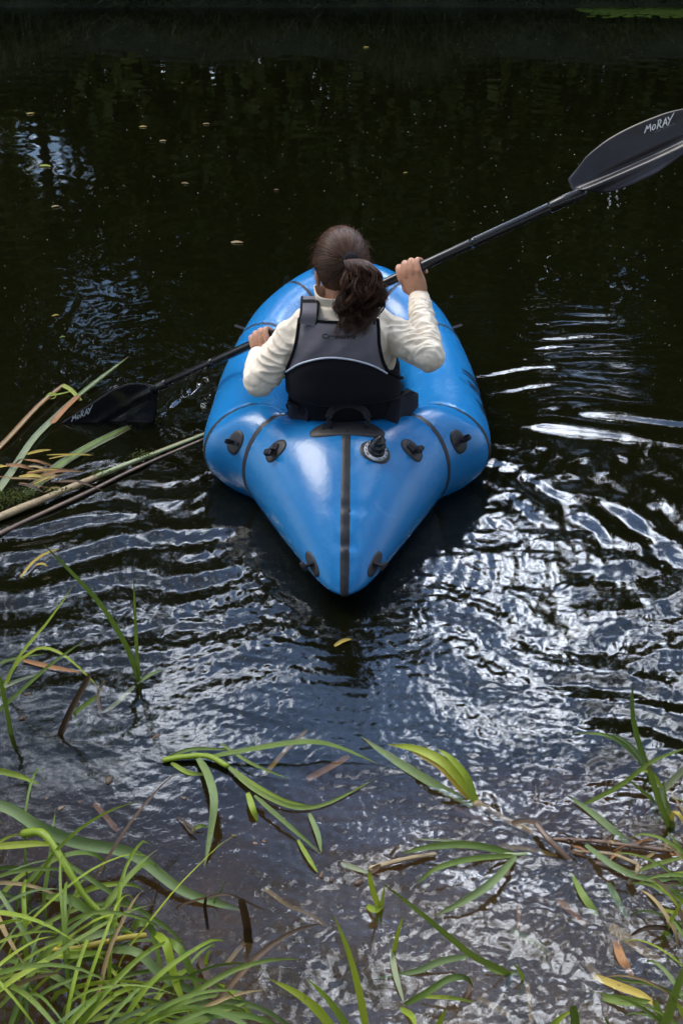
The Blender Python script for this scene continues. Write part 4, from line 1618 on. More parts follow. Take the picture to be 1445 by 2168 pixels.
# trousers and shoes
ts = Soup()
for h_, k_, a_ in zip(hips, knees, ankles):
    ts.add(*loft([h_ - (k_ - h_) * 0.1, (h_ + k_) / 2, k_], [0.088, 0.078, 0.062], n=18, smooth_pts=14))
    ts.add(*loft([k_, (k_ + a_) / 2, a_ + (k_ - a_) * 0.1], [0.062, 0.056, 0.046], n=18, smooth_pts=14))
torso(ts, 0.008, 0.0, 0.20)
link('trousers', remeshed('trousers', ts, 0.006, 3, M['trousers']), person)
for a_ in ankles:
    ss = Soup()
    ss.add(*loft([a_ + np.array([0, -0.02, -0.025]), a_ + np.array([0, 0.035, 0.0]), a_ + np.array([0, 0.07, 0.07]), a_ + np.array([0, 0.085, 0.135])], [0.040, 0.045, 0.044, 0.034], [0.04, 0.042, 0.034, 0.026], n=18, smooth_pts=16))
    link('shoe', remeshed('shoe', ss, 0.005, 3, M['webbing']), person)

# cream long-sleeved top
sh = Soup()
torso(sh, 0.010, 0.16)
for s_, e_, w_, q in ((SL, EL, WL, 0.93), (SR, ER, WR, 0.90)):
    cuff = e_ + (w_ - e_) * q
    arm(sh, s_, e_, cuff, 0.056, 0.046, 0.032)
    sh.add(*ellipsoid(s_ + np.array([0, 0, -0.004]), (0.062, 0.060, 0.056), None, 20, 14))
    inner = np.array([-0.004 + (0.05 if s_[0] > 0 else -0.05), 2.805, 0.625])
    sh.add(*loft([inner, (inner + s_) / 2 + np.array([0, 0, 0.012]), s_], [0.040, 0.046, 0.050], n=16, smooth_pts=10))
shirt_me = remeshed('shirt', sh, 0.0034, 5, M['shirt'])
v = get_v(shirt_me)
nn = get_n(shirt_me)


def along(v, a, b_):
    d = b_ - a
    L = np.linalg.norm(d)
    d = d / L
    q = v - a
    t_ = q @ d
    r_ = np.linalg.norm(q - t_[:, None] * d, axis=1)
    return t_ / L, r_


disp = np.zeros(len(v))
cold = np.array([noise.noise(Vector(p * 9.0)) for p in v])
cold2 = np.array([noise.noise(Vector(p * 22.0 + 5)) for p in v])
armpx = {'L': (SL, EL, WL), 'R': (SR, ER, WR)}
for key, (s_, e_, w_) in armpx.items():
    for seg, (a, b_) in enumerate(((e_, w_), (s_, e_))):
        t_, r_ = along(v, a, b_)
        d_ = (b_ - a) / np.linalg.norm(b_ - a)
        q = v - a
        q = q - (q @ d_)[:, None] * d_
        e1 = np.cross(d_, [0.3, 0.2, 1.0]); e1 /= np.linalg.norm(e1)
        ang = np.arctan2(q @ np.cross(d_, e1), q @ e1)
        wgt = np.exp(-(np.maximum(r_ - 0.052, 0) / 0.012) ** 2) * sstep(t_, -0.25, 0.1) * (1 - sstep(t_, 0.86, 0.98)) * (np.abs(v[:, 0]) > 0.125)
        k1, amp = {('R', 0): (19.0, 0.0046), ('L', 0): (9.0, 0.0038), ('R', 1): (5.0, 0.0045), ('L', 1): (6.5, 0.0065)}[(key, seg)]
        tw = {('R', 0): 0.35, ('L', 0): 0.8, ('R', 1): 1.4, ('L', 1): 1.9}[(key, seg)]
        fold = np.array([noise.noise(Vector((tt_ * k1 + tw * math.sin(an_ + 0.6), 0.85 * math.cos(an_), 0.85 * math.sin(an_) + 9.7 * seg))) for tt_, an_ in zip(t_, ang)])
        disp += 0.85 * amp * (1 - 3.2 * np.abs(fold)) * wgt
# soft folds that run from the armholes across the shoulder blades
disp += 0.0040 * cold + 0.0026 * (1 - 3 * np.abs(cold2))
# folds at the armpit
for s_ in (SL, SR):
    d_ = np.linalg.norm(v - (s_ + np.array([0, -0.04, -0.06])), axis=1)
    disp += 0.004 * np.sin(v @ np.array([40, 10, 90]) + 3 * cold) * np.exp(-(d_ / 0.06) ** 2)
v = v + nn * disp[:, None]
shirt_me.vertices.foreach_set('co', v.ravel())
shirt_me.update()
shirt = link('shirt', shirt_me, person)
# cuffs: a doubled hem at each wrist
for e_, w_, q0, q1, r_ in ((EL, WL, 0.80, 0.985, 0.0335), (ER, WR, 0.78, 0.99, 0.0325)):
    pts = [e_ + (w_ - e_) * x_ for x_ in np.linspace(q0, q1, 12)]
    rad = np.array([0.96, 1.06, 1.10, 1.06, 1.08, 1.02, 1.05, 1.0, 1.0, 0.99, 0.985, 0.93]) * r_
    link('cuff', mesh_np('cuff', *loft(pts, rad, n=28), M['shirt']), shirt)
# stand collar, unzipped: lifted on the left
cv = []
nC = 48
for j, w_ in enumerate(np.linspace(0, 1, 9)):
    for i in range(nC):
        a = i * 2 * math.pi / nC
        flare = 0.064 - 0.010 * w_ + 0.020 * w_ * max(0, -math.cos(a)) ** 2
        h_ = 0.060 + 0.016 * max(0, -math.cos(a + 0.3)) ** 3 - 0.014 * max(0, math.sin(a)) ** 2
        wob = 0.0035 * math.sin(5 * a + 1.0) * w_
        cv.append((-0.008 + (flare + wob) * math.cos(a) * 1.04, 2.812 + (flare + wob) * math.sin(a) * 0.98, 0.628 + h_ * w_ + (0.004 * math.sin(w_ * 3.1))))
cm = mesh_np('collar', cv, grid_faces(9, nC, close_c=True), M['shirt'])
co = link('collar', cm, shirt)
md = co.modifiers.new('thickness', 'SOLIDIFY')
md.thickness = 0.0035

# buoyancy vest
shell = Soup()
torso(shell, 0.026, 0.10, n=72)
shell_me = shell.mesh('tmp', None)
sv = get_v(shell_me)
# foam pads stand out lower down
sv2 = sv.copy()
low = np.exp(-((sv[:, 2] - 0.40) / 0.075) ** 2)
cx = np.interp(sv[:, 2], TOR[:, 0], TOR[:, 1]); cy = np.interp(sv[:, 2], TOR[:, 0], TOR[:, 2])
sv2[:, 0] = cx + (sv[:, 0] - cx) * (1 + 0.06 * low)
sv2[:, 1] = cy + (sv[:, 1] - cy) * (1 + 0.16 * low)
shell_me.vertices.foreach_set('co', sv2.ravel())
shell_me.update()
shell_bvh = bvh_of(shell_me)
bpy.data.meshes.remove(shell_me)


def shell_pt(px, py, lift=0.0):
    h, n_ = cast_px(shell_bvh, px, py)
    if h is None:
        # beyond the silhouette: wrap round to the side
        h, n_, i, d = shell_bvh.find_nearest(Vector(Q(px, py, 2.79)))
    if n_.dot(Vector(ray(px, py))) > 0:
        n_ = -n_
    return np.array(h + n_ * lift)


def panel(name, rows, mat, lift, thick, parent, nu=30, nv=30, puff=0.0):
    """rows: (py, left px, right px) from top to bottom"""
    rows = np.array(rows, float)
    k = np.linspace(0, len(rows) - 1, nv)
    rr_ = catmull(rows, k)
    v = []
    for j, (py, l_, r_) in enumerate(rr_):
        for q in np.linspace(0, 1, nu):
            e = (1 - abs(2 * q - 1) ** 4) * (1 - abs(2 * j / (nv - 1) - 1) ** 4)
            v.append(shell_pt(l_ + (r_ - l_) * q, py, lift + puff * e))
    me = mesh_np(name, v, grid_faces(nv, nu)[:, ::-1], mat)
    o = link(name, me, parent)
    md = o.modifiers.new('thickness', 'SOLIDIFY')
    md.thickness = thick
    md.offset = 0.0
    return o, rr_


vest = link('buoyancy_vest', None, person) if False else None
arc = [(612, 786), (634, 771), (662, 761), (692, 756), (722, 757), (752, 762), (778, 770), (800, 780), (814, 789)]
arc_s = spline(arc, 50)


def vest_edge(pts, name, width=0.005, lift=0.008, mat='trim', parent=None, n=40):
    p = [shell_pt(a, b_, lift) for a, b_ in spline(pts, n)]
    return link(name, mesh_np(name, *loft(p, width, n=8), M[mat]), parent)


# lower body of the vest goes all the way round
ring_s = Soup()
an = np.arange(64) * 2 * math.pi / 64
zs = np.linspace(0.335, 0.50, 14)
rv = []
for z in zs:
    cx_, cy_, a_, b_ = [np.interp(z, TOR[:, 0], TOR[:, k]) for k in range(1, 5)]
    pf = 0.024 + 0.012 * math.exp(-((z - 0.40) / 0.07) ** 2)
    top_cut = 0
    for t_ in an:
        ca, sa = math.cos(t_), math.sin(t_)
        rv.append((cx_ + (a_ + pf) * math.copysign(abs(ca) ** 0.85, ca), cy_ + (b_ + pf) * math.copysign(abs(sa) ** 0.85, sa), z - 0.035 * (abs(ca) ** 3) * (z - 0.315) / 0.185))
vest_low = link('vest_body', mesh_np('vest_body', rv, grid_faces(14, 64, close_c=True), M['vest_black']), person)
md = vest_low.modifiers.new('thickness', 'SOLIDIFY')
md.thickness = 0.012
vest_low['label'] = 'black lower half of the vest'
# front panel (hidden from here, completes the vest)
fv = []
for z in np.linspace(0.47, 0.635, 12):
    cx_, cy_, a_, b_ = [np.interp(z, TOR[:, 0], TOR[:, k]) for k in range(1, 5)]
    hw = np.interp(z, [0.47, 0.55, 0.635], [1.25, 0.95, 0.85])
    for t_ in np.linspace(math.pi / 2 - hw, math.pi / 2 + hw, 24):
        fv.append((cx_ + (a_ + 0.026) * math.cos(t_), cy_ + (b_ + 0.030) * math.sin(t_), z))
fo = link('vest_front', mesh_np('vest_front', fv, grid_faces(12, 24), M['vest_grey']), person)
md = fo.modifiers.new('thickness', 'SOLIDIFY')
md.thickness = 0.014
# grey back panel
gl_rows = [(676, 637, 795), (690, 634, 798), (705, 632, 799), (725, 629, 800), (745, 624, 803), (760, 619, 807), (772, 615, 811)]
rows_ = []
for q in np.linspace(0, 1, 30):
    py = 676 + q * (784 - 676)
    rows_.append((py, np.interp(py, [676, 700, 725, 745, 765, 790], [636, 633, 629, 624, 617, 609]), np.interp(py, [676, 700, 725, 745, 765, 792], [797, 799, 800, 803, 808, 817])))
v = []
for j, (py, l_, r_) in enumerate(rows_):
    q0 = j / 29
    for q in np.linspace(0, 1, 34):
        x_ = l_ + (r_ - l_) * q
        ya = np.interp(x_, arc_s[:, 0], arc_s[:, 1])
        topy = 676 + 7 * math.sin(math.pi * q)
        y_ = topy + (ya + 1 - topy) * q0
        e = (1 - abs(2 * q - 1) ** 6) * (1 - abs(2 * q0 - 1) ** 6)
        v.append(shell_pt(x_, y_, 0.006 + 0.004 * e + 0.0025 * math.sin(x_ * 0.11 + y_ * 0.09) * e * q0))
gp = link('vest_back', mesh_np('vest_back', v, grid_faces(30, 34)[:, ::-1], M['vest_grey']), person)
gp_bvh = bvh_of(gp.data)
md = gp.modifiers.new('thickness', 'SOLIDIFY')
md.thickness = 0.008
# black lower back panel under the arc
v = []
for j in range(30):
    q0 = j / 29
    for q in np.linspace(0, 1, 40):
        ya_x = 610 + (816 - 610) * q
        ya = np.interp(ya_x, arc_s[:, 0], arc_s[:, 1])
        yb = 858 - 18 * abs(2 * q - 1) ** 3 + 3 * math.sin(7 * q)
        y_ = ya - 1 + (yb - ya) * q0
        l_ = np.interp(y_, [780, 800, 825, 845, 870], [610, 603, 604, 616, 640])
        r_ = np.interp(y_, [780, 795, 815, 835, 870], [816, 838, 848, 843, 830])
        bl = sstep(np.array(q0), 0.0, 0.22)
        x_ = (1 - bl) * ya_x + bl * (l_ + (r_ - l_) * q)
        e = (1 - abs(2 * q - 1) ** 6) * (1 - abs(2 * q0 - 1) ** 4)
        v.append(shell_pt(x_, y_, 0.006 + 0.010 * e))
bp_ = link('vest_lower_back', mesh_np('vest_lower_back', v, grid_faces(30, 40)[:, ::-1], M['vest_black']), person)
md = bp_.modifiers.new('thickness', 'SOLIDIFY')
md.thickness = 0.008
vest_edge(arc, 'piping', 0.0030, 0.0125, 'piping', gp, 60)
vest_edge([(636, 676), (633, 700), (629, 725), (624, 745), (616, 768), (608, 790), (603, 808), (604, 828), (614, 846), (636, 862)], 'trim', 0.0052, 0.007, 'trim', gp, 60)
vest_edge([(797, 678), (799, 700), (800, 725), (803, 745), (808, 765), (817, 783), (832, 795), (846, 800)], 'trim', 0.0052, 0.007, 'trim', gp, 50)
vest_edge([(636, 676), (660, 680), (690, 682), (716, 683), (750, 683), (797, 678)], 'trim', 0.0045, 0.007, 'trim', gp, 40)
# shoulder straps, over the top to the front
for x0, x1, xt in ((653, 660, 655), (772, 768, 772)):
    a = shell_pt(x0, 690, 0.012)
    b_ = shell_pt(x1, 665, 0.016)
    cx_ = a[0]
    pts = [a, b_, np.array([b_[0], 2.808, 0.672]), np.array([b_[0], 2.86, 0.640]), np.array([b_[0] * 0.95, 2.895, 0.585])]
    so = webbing('shoulder_strap', pts, 0.046, 0.010, (1, 0, 0), person, M['vest_grey'], n=30)
    for e in (-1, 1):
        link('strap_edge', mesh_np('strap_edge', *loft(spline([p + np.array([e * 0.0235, 0, 0.002]) for p in pts], 30), 0.0045, n=8), M['trim']), so)
    webbing('adjuster', [pts[1] * 0.45 + pts[2] * 0.55 + np.array([-0.02, 0, 0.010]), pts[1] * 0.45 + pts[2] * 0.55 + np.array([0.02, 0, 0.010])], 0.014, 0.008, (0, 1, -0.2), so, M['black_plastic'], n=3)
# maker's word across the shoulder blades, partly hidden by the hair
cu = bpy.data.curves.new('vest_word', 'FONT')
cu.body = 'Crewsaver'
cu.size = 1.0
cu.offset = 0.03
to = bpy.data.objects.new('tmp_text', cu)
col.objects.link(to)
tm = bpy.data.meshes.new_from_object(to.evaluated_get(bpy.context.evaluated_depsgraph_get()))
bpy.data.objects.remove(to)
bmt = bmesh.new()
bmt.from_mesh(tm)
bmesh.ops.triangulate(bmt, faces=bmt.faces)
bmesh.ops.subdivide_edges(bmt, edges=[e for e in bmt.edges if e.calc_length() > 0.25], cuts=2)
bmt.to_mesh(tm)
bmt.free()
tv = get_v(tm)
wid_ = tv[:, 0].max()
pts = []
for x_, y_, _ in tv:
    px, py = 682 + x_ / wid_ * 72, 717.0 - y_ * 14.0 + 0.8 * x_ / wid_
    h, n_ = cast_px(gp_bvh, px, py)
    if h is None:
        h = Vector(shell_pt(px, py, 0.012)); n_ = Vector((0, -1, 0))
    if n_.dot(Vector(ray(px, py))) > 0:
        n_ = -n_
    pts.append(h + n_ * 0.0055)
tm.vertices.foreach_set('co', np.array(pts).ravel())
tm.update()
tm.materials.clear()
tm.materials.append(M['lettering'])
tm.name = 'lettering'
link('lettering', tm, gp)

# ------------------------------------------------------------------ hair
TIE = Q(741, 553, 2.738)


def strands_mesh(name, paths, radius, shades, mat, sides=4):
    V_, F_, S_ = [], [], []
    base = 0
    for p, sh_ in zip(paths, shades):
        p = np.asarray(p)
        n_ = len(p)
        t_, S1, N1 = frames(p)
        r_ = radius * np.interp(np.linspace(0, 1, n_), [0, 0.1, 0.8, 1], [0.8, 1, 0.85, 0.25])
        a = np.arange(sides) * 2 * math.pi / sides
        q = p[:, None] + S1[:, None] * (r_[:, None] * np.cos(a))[..., None] + N1[:, None] * (r_[:, None] * np.sin(a))[..., None]
        V_.append(q.reshape(-1, 3))
        F_.append(grid_faces(n_, sides, close_c=True) + base)
        S_.append(np.full(n_ * sides, sh_))
        base += n_ * sides
    me = mesh_np(name, np.concatenate(V_), np.concatenate(F_), mat)
    at = me.attributes.new('shade', 'FLOAT', 'POINT')
    at.data.foreach_set('value', np.concatenate(S_).astype(np.float32))
    return me


gh = np.random.default_rng(77)
# scalp: close-fitting cap below the strands
cap_v, cap_f = ellipsoid((0, 0, 0), (1, 1, 1), None, 48, 32)
rad_ = np.array([0.083, 0.097, 0.100])


def scalp(dirv, lift=1.0):
    """point on the hair surface in direction dirv (head frame)"""
    d = np.array(dirv) / np.linalg.norm(dirv)
    p = d * rad_ * lift
    if p[2] < 0:                               # narrows towards the nape
        p = p * np.array([1 - 0.20 * min(1, -p[2] / 0.10), 1 - 0.20 * min(1, -p[2] / 0.10), 1.0])
    return p


cv = np.array([scalp(q, 0.985) for q in cap_v])
# keep the hair off the face: pull front-lower vertices inside
face = (cv[:, 1] > 0.045) & (cv[:, 2] < 0.060)
cv[face] *= 0.72
cv[:, 2] += 0.018
cap_w = HC + cv @ HROT.T
hair = mesh_np('hair', cap_w, cap_f, M['hair'])
at = hair.attributes.new('shade', 'FLOAT', 'POINT')
at.data.foreach_set('value', np.full(len(cap_w), 0.25, dtype=np.float32))
hair_o = link('hair', hair, person)
tie_l = (HROT.T @ (TIE - HC)) - np.array([0, 0, 0.018])
tie_d = tie_l / np.linalg.norm(tie_l)
paths, shades = [], []
for i in range(2600):
    # root on the hairline all round, strand pulled along the scalp to the tie
    d0 = gh.normal(size=3)
    d0 /= np.linalg.norm(d0)
    if d0[1] > 0.35 and d0[2] < 0.62:
        continue
    if d0[2] < -0.80:
        continue
    ang = math.acos(np.clip(d0 @ tie_d, -1, 1))
    if ang < 0.25:
        continue
    sag = gh.normal() * 0.012
    pts = []
    n_ = 14
    ax_ = np.cross(d0, tie_d)
    for t_ in np.linspace(0, 1, n_):
        d = d0 * math.sin((1 - t_) * ang) + tie_d * math.sin(t_ * ang)
        lf = 1.0 + 0.012 * gh.normal() * (1 - t_) * 0.3 + 0.014 * abs(math.sin(i * 1.7)) * math.sin(t_ * 3.14)
        p = scalp(d + ax_ * sag * math.sin(math.pi * t_), lf)
        p = p * (1 - t_ ** 6) + (tie_l * (1 + 0.02 * gh.normal())) * t_ ** 6
        pts.append(HC + HROT @ (p + np.array([0, 0, 0.018])))
    paths.append(pts)
    clump = 0.5 + 0.5 * math.sin(12 * math.atan2(d0[0], d0[2]) + 2 * d0[1])
    shades.append(np.clip(0.35 * clump + gh.uniform(0, 1) ** 1.5 * 0.75, 0, 1))
link('scalp_hair', strands_mesh('scalp_hair', paths, 0.0011, shades, M['hair']), hair_o)
# flyaway wisps at the outline
paths, shades = [], []
for i in range(170):
    a = gh.uniform(-0.3, 3.5)
    d0 = np.array([math.cos(a), gh.uniform(-0.4, 0.5), math.sin(a) if gh.uniform() < 0.8 else -0.2])
    p0 = scalp(d0, 0.99)
    dd = np.array([d0[0] * 0.6, gh.normal() * 0.3, 0.4 * d0[2] - 0.3]) + gh.normal(size=3) * 0.45
    ln = gh.uniform(0.006, 0.018)
    q = [p0, p0 + d0 / np.linalg.norm(d0) * 0.006 + dd * ln * 0.4, p0 + d0 / np.linalg.norm(d0) * 0.008 + dd * ln + np.array([0, 0, -0.01])]
    paths.append(spline([HC + HROT @ (x_ + np.array([0, 0, 0.018])) for x_ in q], 8))
    shades.append(gh.uniform(0.4, 1))
link('stray_hair', strands_mesh('stray_hair', paths, 0.00045, shades, M['hair'], 3), hair_o)
# hair tie
td = HROT @ tie_d
link('hair_tie', mesh_np('hair_tie', *loft([TIE - td * 0.004, TIE + td * 0.008, TIE + td * 0.016], [0.021, 0.025, 0.021], n=20), M['trim']), hair_o)
# ponytail: wavy locks that fall from the tie down the back
spine_px = [(742, 556, 2.735), (752, 552, 2.695), (765, 575, 2.672), (768, 610, 2.668), (760, 645, 2.668), (750, 682, 2.672), (742, 718, 2.680)]
spine = spline([Q(*a) for a in spine_px], 40)
rad_s = np.interp(np.linspace(0, 1, 40), [0, 0.12, 0.3, 0.5, 0.68, 0.85, 1.0], [0.014, 0.024, 0.040, 0.056, 0.064, 0.056, 0.032])
paths, shades = [], []
for k in range(75):
    a0 = gh.uniform(0, 6.283)
    r0 = math.sqrt(gh.uniform(0.05, 1))
    turns = gh.uniform(2.2, 4.6) * gh.choice([-1, 1])
    ph = gh.uniform(0, 6.283)
    ln = gh.uniform(0.68, 1.0)
    cr = gh.uniform(0.008, 0.017) if k % 4 else gh.uniform(0.012, 0.018)
    lock_sh = gh.uniform(0.0, 1.0) ** 1.6 * 0.85
    for m_ in range(int(gh.integers(14, 22))):
        o1, o2 = gh.normal(size=2) * 0.0027
        u_ = np.linspace(0, ln * gh.uniform(0.94, 1.0), 34)
        i_ = u_ * 39
        c_ = np.array([np.interp(i_, range(40), spine[:, q]) for q in range(3)]).T
        rr_ = np.interp(i_, range(40), rad_s) * r0
        env = sstep(u_, 0.10, 0.55)
        aa = a0 + 0.5 * u_
        wav = cr * env
        cx_ = rr_ * np.cos(aa) + wav * np.cos(turns * 6.283 * u_ + ph) + o1 * (1 + env)
        cy_ = (rr_ * np.sin(aa)) * 0.62 + wav * np.sin(turns * 6.283 * u_ + ph) + o2 * (1 + env)
        p = c_ + RT * cx_[:, None] + np.array([0, -1.0, 0.15]) * cy_[:, None]
        p[:, 1] = np.minimum(p[:, 1], 2.79)
        paths.append(p)
        shades.append(float(np.clip(lock_sh + gh.normal() * 0.12 + 0.12, 0, 1)))
link('ponytail', strands_mesh('ponytail', paths, 0.00095, shades, M['hair_warm'], 3), hair_o)

# ------------------------------------------------------------------ grasses, reeds and drift at the near bank
LEAF_PROF = ([0, 0.12, 0.35, 0.6, 0.85, 1.0], [0.55, 0.85, 1.0, 0.9, 0.55, 0.06])
STALK_PROF = ([0, 0.05, 0.9, 1.0], [0.8, 1.0, 0.85, 0.6])


def ribbon(pts, width, mat, parent, name='leaf_blade', roll=0.0, fold=0.22, prof=LEAF_PROF, twist=0.0, n=16):
    """one long leaf: a creased, tapering, slightly twisting ribbon"""
    p = spline(np.asarray(pts, float), n) if len(pts) > 2 else np.linspace(pts[0], pts[1], n)
    t_ = np.gradient(p, axis=0)
    t_ /= np.linalg.norm(t_, axis=1)[:, None] + 1e-9
    ref = np.array([0, -0.55, 0.83])
    S_ = np.cross(t_, ref)
    bad = np.linalg.norm(S_, axis=1) < 0.15
    S_[bad] = np.cross(t_[bad], np.array([0.3, 0.9, 0.2]))
    S_ /= np.linalg.norm(S_, axis=1)[:, None]
    for i in range(1, n):
        if S_[i] @ S_[i - 1] < 0:
            S_[i] *= -1
    N_ = np.cross(S_, t_)
    u_ = np.linspace(0, 1, n)
    a = roll + twist * u_
    S2 = S_ * np.cos(a)[:, None] + N_ * np.sin(a)[:, None]
    N2 = np.cross(S2, t_)
    w_ = width * np.interp(u_, *prof)
    v, uv = [], []
    for q, off in ((-0.5, 0), (-0.27, -0.7 * fold), (0, -fold), (0.27, -0.7 * fold), (0.5, 0)):
        v.append(p + S2 * (w_ * q)[:, None] + N2 * (w_ * off * 0.5)[:, None])
        uv.append(np.stack([np.full(n, q + 0.5), u_ * 4], -1))
    v = np.stack(v, 1).reshape(-1, 3)
    uv = np.stack(uv, 1).reshape(-1, 2)
    f_ = grid_faces(n, 5)
    me = mesh_np(name, v, f_, mat)
    ul = me.uv_layers.new(name='UVMap')
    ul.data.foreach_set('uv', uv[f_.ravel()].ravel().astype(np.float32))
    return link(name, me, parent)


def pxw(p, px):
    return px / FPX * depth(p)


def flat(pts):
    return [P(q[0], q[1], q[2] if len(q) > 2 else 0.006) for q in pts]


def upr(pts):
    r0 = P(pts[0][0], pts[0][1], 0.0)
    out_ = [r0 + np.array([0, 0, -0.05])]
    for i, q in enumerate(pts):
        out_.append(Q(q[0], q[1], r0[1] + (q[2] if len(q) > 2 else 0.0)))
    return out_


def plant(name, root, label, cat='water grass', group=None):
    r0 = P(root[0], root[1], 0.0)
    return thing(name, tuple(r0), label, cat, group)


def leaf(parent, kind, pts, wpx, mat='leaf_green', name='leaf_blade', **kw):
    q = upr(pts) if kind == 'up' else flat(pts)
    w_ = pxw(q[len(q) // 2], wpx * 0.86)
    return ribbon(q, w_, M[mat], parent, name, **kw)


def stalk(parent, pts, wpx0, wpx1, mat, name='stalk', n=24, flatten=0.7):
    q = spline(np.array(flat(pts)), n)
    k = np.linspace(0, 1, n)
    r_ = np.array([pxw(a, b_) / 2 for a, b_ in zip(q, wpx0 + (wpx1 - wpx0) * k)])
    r_ *= 1 + 0.08 * np.sin(k * 40) * np.sin(k * 13) + 0.10 * (np.sin(k * 17) > 0.96)
    return link(name, mesh_np(name, *loft(q, r_, r_ * flatten, n=12), M[mat]), parent)


# A: two tall blades standing in the water, left of the stern
p = plant('water_grass', (293, 1440), 'two tall green grass blades rising from calm water, the longer one leaning far left')
leaf(p, 'up', [(293, 1440), (268, 1368, 0.01), (215, 1282, 0.02), (150, 1210, 0.03), (90, 1150, 0.04)], 15, roll=0.3, twist=0.3)
leaf(p, 'up', [(294, 1438), (290, 1380), (286, 1300), (283, 1222)], 10)
leaf(p, 'flat', [(290, 1448, -0.004), (318, 1428), (346, 1418, 0.004)], 9, 'leaf_blue')
leaf(p, 'flat', [(285, 1452, -0.012), (245, 1490, -0.01), (212, 1512, -0.012)], 12, 'leaf_pale')
# B: arching plant at the left margin
p = plant('water_grass', (22, 1555), 'arching lime green grass at the left edge with one blade bent over into the water')
leaf(p, 'up', [(24, 1556), (14, 1500), (4, 1452), (-12, 1410)], 13, prof=STALK_PROF)
leaf(p, 'up', [(8, 1470), (40, 1392, 0.0), (100, 1318, 0.01), (158, 1237, 0.03)], 13, 'leaf_lime', roll=0.4)
leaf(p, 'up', [(4, 1468), (30, 1412), (70, 1378), (100, 1372, -0.01), (140, 1390, -0.03), (185, 1430, -0.06), (222, 1470, -0.10)], 11, 'leaf_lime', twist=1.0)
leaf(p, 'up', [(-14, 1520), (45, 1462), (110, 1405, 0.02), (184, 1352, 0.04)], 11)
leaf(p, 'up', [(-6, 1464), (30, 1444, -0.02), (100, 1420, -0.02)], 13, 'leaf_pale')
leaf(p, 'up', [(-10, 1410), (40, 1392), (96, 1385)], 8, 'leaf_green')
p = plant('broken_reed', (130, 1556), 'short brown broken reed stump leaning right in the still water', 'reed')
leaf(p, 'up', [(128, 1558), (148, 1508), (172, 1462), (190, 1430)], 18, 'leaf_brown', prof=STALK_PROF, fold=0.5)
leaf(p, 'up', [(158, 1512), (184, 1490), (206, 1474)], 13, 'leaf_green', prof=STALK_PROF)
leaf(p, 'flat', [(215, 1520, -0.005), (208, 1470, 0.01), (222, 1440, 0.03)], 9, 'leaf_brown', prof=STALK_PROF)
leaf(p, 'flat', [(50, 1398), (110, 1412), (175, 1424)], 12, 'leaf_rust')
p = plant('grass_leaf', (0, 1632), 'single lime green leaf reaching in from the left edge over grey water', 'leaf')
leaf(p, 'flat', [(-40, 1622, 0.05), (0, 1632, 0.03), (45, 1644, 0.015), (86, 1662, 0.008)], 15, 'leaf_lime')

# C: uprooted plant floating in the middle
p = plant('floating_grass', (345, 1608), 'uprooted grass plant floating left of centre with a thick lime stem and wide blue-green leaf')
stalk(p, [(345, 1609), (390, 1602, 0.012), (440, 1601, 0.014), (482, 1622, 0.012)], 13, 13, 'leaf_lime', 'stem')
leaf(p, 'flat', [(350, 1606), (395, 1588, 0.012), (440, 1585, 0.016), (500, 1588, 0.01)], 9)
leaf(p, 'flat', [(438, 1603, 0.012), (540, 1584, 0.03), (640, 1570, 0.04), (710, 1579, 0.03), (800, 1617, 0.004)], 15, roll=0.35)
leaf(p, 'flat', [(478, 1618, 0.012), (530, 1665, 0.015), (590, 1698, 0.012), (640, 1710, 0.008), (700, 1698, 0.004), (796, 1648, 0.002)], 13)
leaf(p, 'flat', [(486, 1624, 0.012), (540, 1662, 0.016), (600, 1694, 0.010), (662, 1708, 0.002)], 11, 'leaf_lime')
leaf(p, 'flat', [(418, 1604, 0.014), (438, 1636, 0.05), (453, 1690, 0.06), (446, 1760, 0.03), (432, 1840, -0.002)], 21, 'leaf_blue', fold=0.3)
leaf(p, 'flat', [(468, 1574, 0.02), (530, 1615, 0.02), (612, 1650, 0.004)], 8)
leaf(p, 'flat', [(362, 1615, 0.004), (400, 1636, 0.004), (438, 1640, -0.004)], 12, 'leaf_lime')
p = plant('floating_grass', (540, 1690), 'thin floating grass sprig with three narrow leaves pointing down right, below the uprooted plant')
leaf(p, 'flat', [(524, 1678, 0.02), (535, 1712, 0.02), (546, 1742, -0.004)], 16, 'leaf_lime')
leaf(p, 'flat', [(538, 1684, 0.02), (600, 1738, 0.02), (680, 1808, 0.003)], 12)
leaf(p, 'flat', [(630, 1778, 0.006), (655, 1820, 0.01), (674, 1850, 0.003)], 11, 'leaf_lime')
leaf(p, 'flat', [(654, 1722, 0.008), (672, 1765, 0.012), (680, 1806, 0.003)], 14, 'leaf_blue')
# D: yellow-green bent bundle
p = plant('reed_shoot', (1010, 1705), 'bright yellow-green bent reed shoot lying on rippled water below the stern', 'reed')
leaf(p, 'flat', [(1012, 1704, -0.01), (985, 1664, 0.03), (940, 1614, 0.06), (880, 1585, 0.05), (820, 1576, 0.01)], 26, 'leaf_lime', fold=0.4)
leaf(p, 'flat', [(1010, 1706, -0.01), (975, 1668, 0.02), (930, 1622, 0.045), (862, 1586, 0.03)], 20, 'leaf_yellow', fold=0.4)
leaf(p, 'flat', [(1008, 1706, 0.0), (990, 1650, 0.05), (955, 1606, 0.075), (925, 1585, 0.075)], 17, 'leaf_lime')
leaf(p, 'flat', [(1000, 1706, -0.004), (905, 1652, 0.006), (830, 1606, 0.006), (765, 1560, 0.002)], 22, 'leaf_blue', fold=0.35)
leaf(p, 'flat', [(990, 1700, -0.004), (900, 1645, 0.004), (800, 1580, 0.003)], 14, 'leaf_pale')
stalk(p, [(1004, 1698, 0.004), (1060, 1732, -0.03), (1130, 1766, -0.05)], 20, 16, 'stalk', 'stem')
